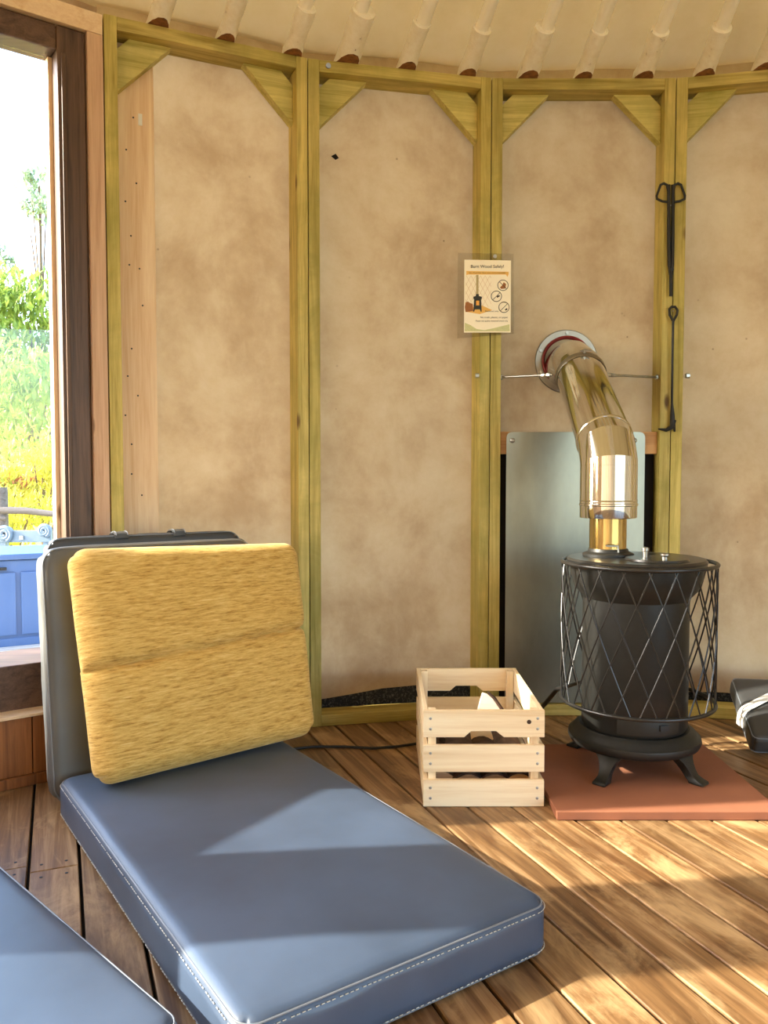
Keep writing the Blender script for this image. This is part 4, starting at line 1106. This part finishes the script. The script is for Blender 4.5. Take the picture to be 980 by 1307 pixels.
# ------------------------------------------------------------ outside
gr = MB(); gr.box((-60, -60, -0.75), (60, 60, -0.7)); tag(gr.build('outer_ground', 'outer_ground'), 'dry ground around the round tent', kind='structure')
dkr = bpy.data.objects.new('deck', None); COL.objects.link(dkr); tag(dkr, 'pale weathered deck outside the window', kind='structure')
vd = Vector((-0.43, 1.0, 0)).normalized(); pd = Vector((vd.y, -vd.x, 0)); bA = math.atan2(pd.y, pd.x)
dm = MB().box((-1.6, 0.0, -0.03), (1.2, 0.115, 0.0)); dme = None
for i in range(22):
    P = Vector((-0.95, 2.62, 0)) + vd * (0.10 + i * 0.12)
    if dme is None: o = dm.build('deck_board', 'deck_board', dkr, bevel=0.002); dme = o.data
    else: o = bpy.data.objects.new('deck_board', dme); COL.objects.link(o); o.parent = dkr
    o.location = (P.x, P.y, -0.02); o.rotation_euler = (0, 0, bA)
MB().box((-1.6, 0, -0.7), (1.2, 2.6, -0.06), Matrix.Translation(Vector((-0.95, 2.62, 0)) + vd * 0.15) @ Matrix.Rotation(bA, 4, 'Z')).build('deck_base', 'trunk', dkr)
# blue storage box
B0 = on_z(20, 824, -0.02); bxr = thing('storage_box', 'pale blue plastic deck box with moulded panels outside the window', 'storage box', B0, bA + R(6))
bw, bdp, bh = 0.95, 0.5, 0.47
MB().box((-0.55, 0, 0.0), (0.4, bdp, bh * 0.93)).build('body', 'blue_plastic', bxr, bevel=0.008)
ld = MB().box((-0.565, -0.015, bh * 0.935), (0.415, bdp + 0.015, bh)).build('lid', 'blue_plastic', bxr, bevel=0.008)
MB().box((-0.09, -0.022, bh * 0.83), (-0.035, -0.001, bh * 0.86)).build('catch', 'iron_tool', bxr, bevel=0.002)
for i in range(8): MB().box((-0.545 + i * 0.115, -0.012, 0.055), (-0.455 + i * 0.115, -0.0005, bh * 0.80)).build('panel', 'blue_plastic', bxr, bevel=0.005)
MB().box((-0.555, -0.013, 0.0), (0.405, -0.0005, 0.04)).build('bottom_rim', 'blue_plastic', bxr, bevel=0.003)
# scrolled bench behind it
yb_ = 4.9
bn = thing('garden_bench', 'pale blue-grey metal bench with scrolled ends behind the blue box', 'bench', on_y(30, 700, yb_))
o0 = Vector(bn.location); o0.z = 0; bn.location.z = -0.03
o0 = Vector(bn.location)
def bp(px, py, y=yb_): return on_y(px, py, y) - o0
a, b = bp(-20, 677), bp(66, 677); a2, b2 = bp(-20, 692), bp(66, 692)
MB().prism([(a2.x, a2.z), (b2.x, b2.z), (b.x, b.z), (a.x, a.z)], -0.015, 0.02, 'y').build('back_panel', 'pale_iron', bn, bevel=0.004)
def scroll(cx, cy_, r):
    c = bp(cx, cy_); s = r / F_PX * yb_
    pts = [(c.x + s * (1 - 0.8 * u) * math.cos(u * 4.2 * math.pi - 1.2), -0.02, c.z + s * (1 - 0.8 * u) * math.sin(u * 4.2 * math.pi - 1.2)) for u in [i / 60 for i in range(61)]]
    MB().tube(pts, 0.014, 8).build('scroll', 'pale_iron', bn, smooth=True)
    MB().disc((c.x, 0.0, c.z), (0, 1, 0), s * 0.98, 0.02, 24).build('scroll_back', 'pale_iron', bn)
scroll(7, 681, 9.5); scroll(58, 677, 7.5)
MB().box((bp(29, 686).x - .012, -0.022, bp(29, 686).z - .012), (bp(29, 686).x + .012, -0.0155, bp(29, 686).z + .012)).build('square_boss', 'zinc', bn)
for px in (4, 60):
    q = bp(px, 690); MB().box((q.x - 0.02, -0.01, 0.01), (q.x + 0.02, 0.03, q.z + 0.02)).build('leg', 'pale_iron', bn)
q0, q1 = bp(4, 690), bp(60, 690); MB().box((q0.x, -0.14, 0.36), (q1.x, 0.02, 0.39)).build('seat', 'pale_iron', bn)
# rustic rail fence
yf = 6.2
fn = thing('rail_fence', 'rustic grey wooden rail fence beyond the bench', 'fence', on_y(30, 700, yf)); fn.location.z = -0.7
o0 = Vector(fn.location)
def fp(px, py, y=yf): return on_y(px, py, y) - o0
MB().tube([fp(-60, 645), fp(0, 651), fp(34, 652), fp(67, 656), fp(130, 660)], [.026, .028, .026, .023, .022], 10).build('rail', 'rail_log', fn, smooth=True)
MB().tube([fp(-60, 655), fp(0, 661), fp(8, 662)], [.02, .02, .018], 10).build('rail', 'rail_log', fn, smooth=True)
for px in (0, 150):
    t_ = fp(px, 622); MB().tube([(t_.x, 0.03, -0.01), (t_.x, 0.03, t_.z)], [.045, .042], 10).build('post', 'rail_log', fn, smooth=True)
# hillside
hl = MB(); g = []
for i in range(25):
    row = []
    for k in range(25):
        x = -14 + i * 0.7; y = 6.8 + k * 0.7
        s = max(0, y - 6.8); z = -0.72 + 0.30 * s * min(1, s / 4) + 0.25 * noise.noise(Vector((x * .5, y * .5, 0)))
        row.append(hl.bm.verts.new((x, y, z)))
    g.append(row)
for i in range(24):
    for k in range(24): hl.bm.faces.new((g[i][k], g[i + 1][k], g[i + 1][k + 1], g[i][k + 1]))
tag(hl.build('hillside', 'hill_grass', smooth=True), 'grassy hillside rising beyond the fence', kind='structure')
def hz(x, y):
    s = max(0, y - 6.8); return -0.72 + 0.30 * s * min(1, s / 4) + 0.25 * noise.noise(Vector((x * .5, y * .5, 0)))
def bush(name, lab, cat, px, py, y, rx, rz_, n, mat, size, group, trunk=True, seed=1, hole=0.0):
    rg = random.Random(seed); c = on_y(px, py, y); zg = hz(c.x, c.y) - 0.05
    t = thing(name, lab, cat, (c.x, c.y, zg), 0, group)
    mb = MB(); cz = c.z - zg
    blobs = [(Vector((rg.uniform(-.6, .6) * rx, rg.uniform(-.6, .6) * rx, cz + rg.uniform(-.6, .6) * rz_)), rg.uniform(.35, .6)) for _ in range(9)]
    for i in range(n):
        bc, bs = blobs[i % 9]
        d = Vector((rg.gauss(0, 1), rg.gauss(0, 1), rg.gauss(0, 1))).normalized() * (rg.random() ** 0.4)
        p = bc + Vector((d.x * rx * bs, d.y * rx * bs, d.z * rz_ * bs))
        s = size * rg.uniform(.6, 1.3); q = Matrix.Rotation(rg.uniform(0, 6.28), 3, 'Z') @ Matrix.Rotation(rg.uniform(0, 3.14), 3, 'X')
        vs4 = [mb.bm.verts.new(p + q @ Vector(k)) for k in ((-s * .35, 0, 0), (0, -s, 0), (s * .35, 0, 0.1 * s), (0, s, 0))]
        mb.bm.faces.new(vs4)
    f = mb.build('foliage', mat, t); f['kind'] = 'stuff'
    tk = MB(); tk.tube([(0, 0, 0), (0.03 * rx, 0, cz * 0.5), (0, 0, cz)], [0.05, 0.035, 0.015], 7)
    for bc, bs in blobs[:5]: tk.tube([(0, 0, max(0.1, cz * 0.45)), bc * 0.6 + Vector((0, 0, cz * 0.2)), bc], [0.02, 0.014, 0.006], 5)
    tk.build('stems', 'trunk', t, smooth=True)
bush('hill_shrub', 'bright yellow-green gorse bush low behind the fence, nearest the window frame', 'bush', 55, 610, 8.2, .6, .5, 2600, 'leaf_gorse', .045, 'shrubs on the hillside', seed=2)
bush('hill_shrub', 'yellow flowering bush low behind the fence at the picture edge', 'bush', 8, 660, 7.6, .6, .4, 2400, 'leaf_gorse', .04, 'shrubs on the hillside', seed=3)
bush('hill_shrub', 'rust-orange dry fern clump by the fence post', 'bush', 14, 618, 8.0, .26, .12, 500, 'leaf_fern', .05, 'shrubs on the hillside', seed=4)
bush('hill_shrub', 'light green leafy bush halfway up the hillside', 'bush', 35, 520, 10.5, 1.2, .9, 4200, 'leaf_green', .07, 'shrubs on the hillside', seed=5)
bush('hill_tree', 'pale green rounded tree at the top of the hillside', 'tree', 38, 410, 13.5, 1.5, 1.3, 5200, 'leaf_green', .085, 'trees on the hillside', seed=6)
bush('hill_tree', 'low green tree on the hillside at the picture edge', 'tree', -18, 470, 13.0, 1.3, 1.2, 3600, 'leaf_green', .085, 'trees on the hillside', seed=9)
bush('hill_tree', 'sparse grey-green tree tip rising against the white sky', 'tree', 50, 238, 15.5, .42, .75, 420, 'leaf_grey', .09, 'trees on the hillside', seed=7)
bush('hill_tree', 'hazy blue-green treetop low at the left picture edge against the sky', 'tree', -6, 322, 16, .45, .45, 380, 'leaf_grey', .09, 'trees on the hillside', seed=8)
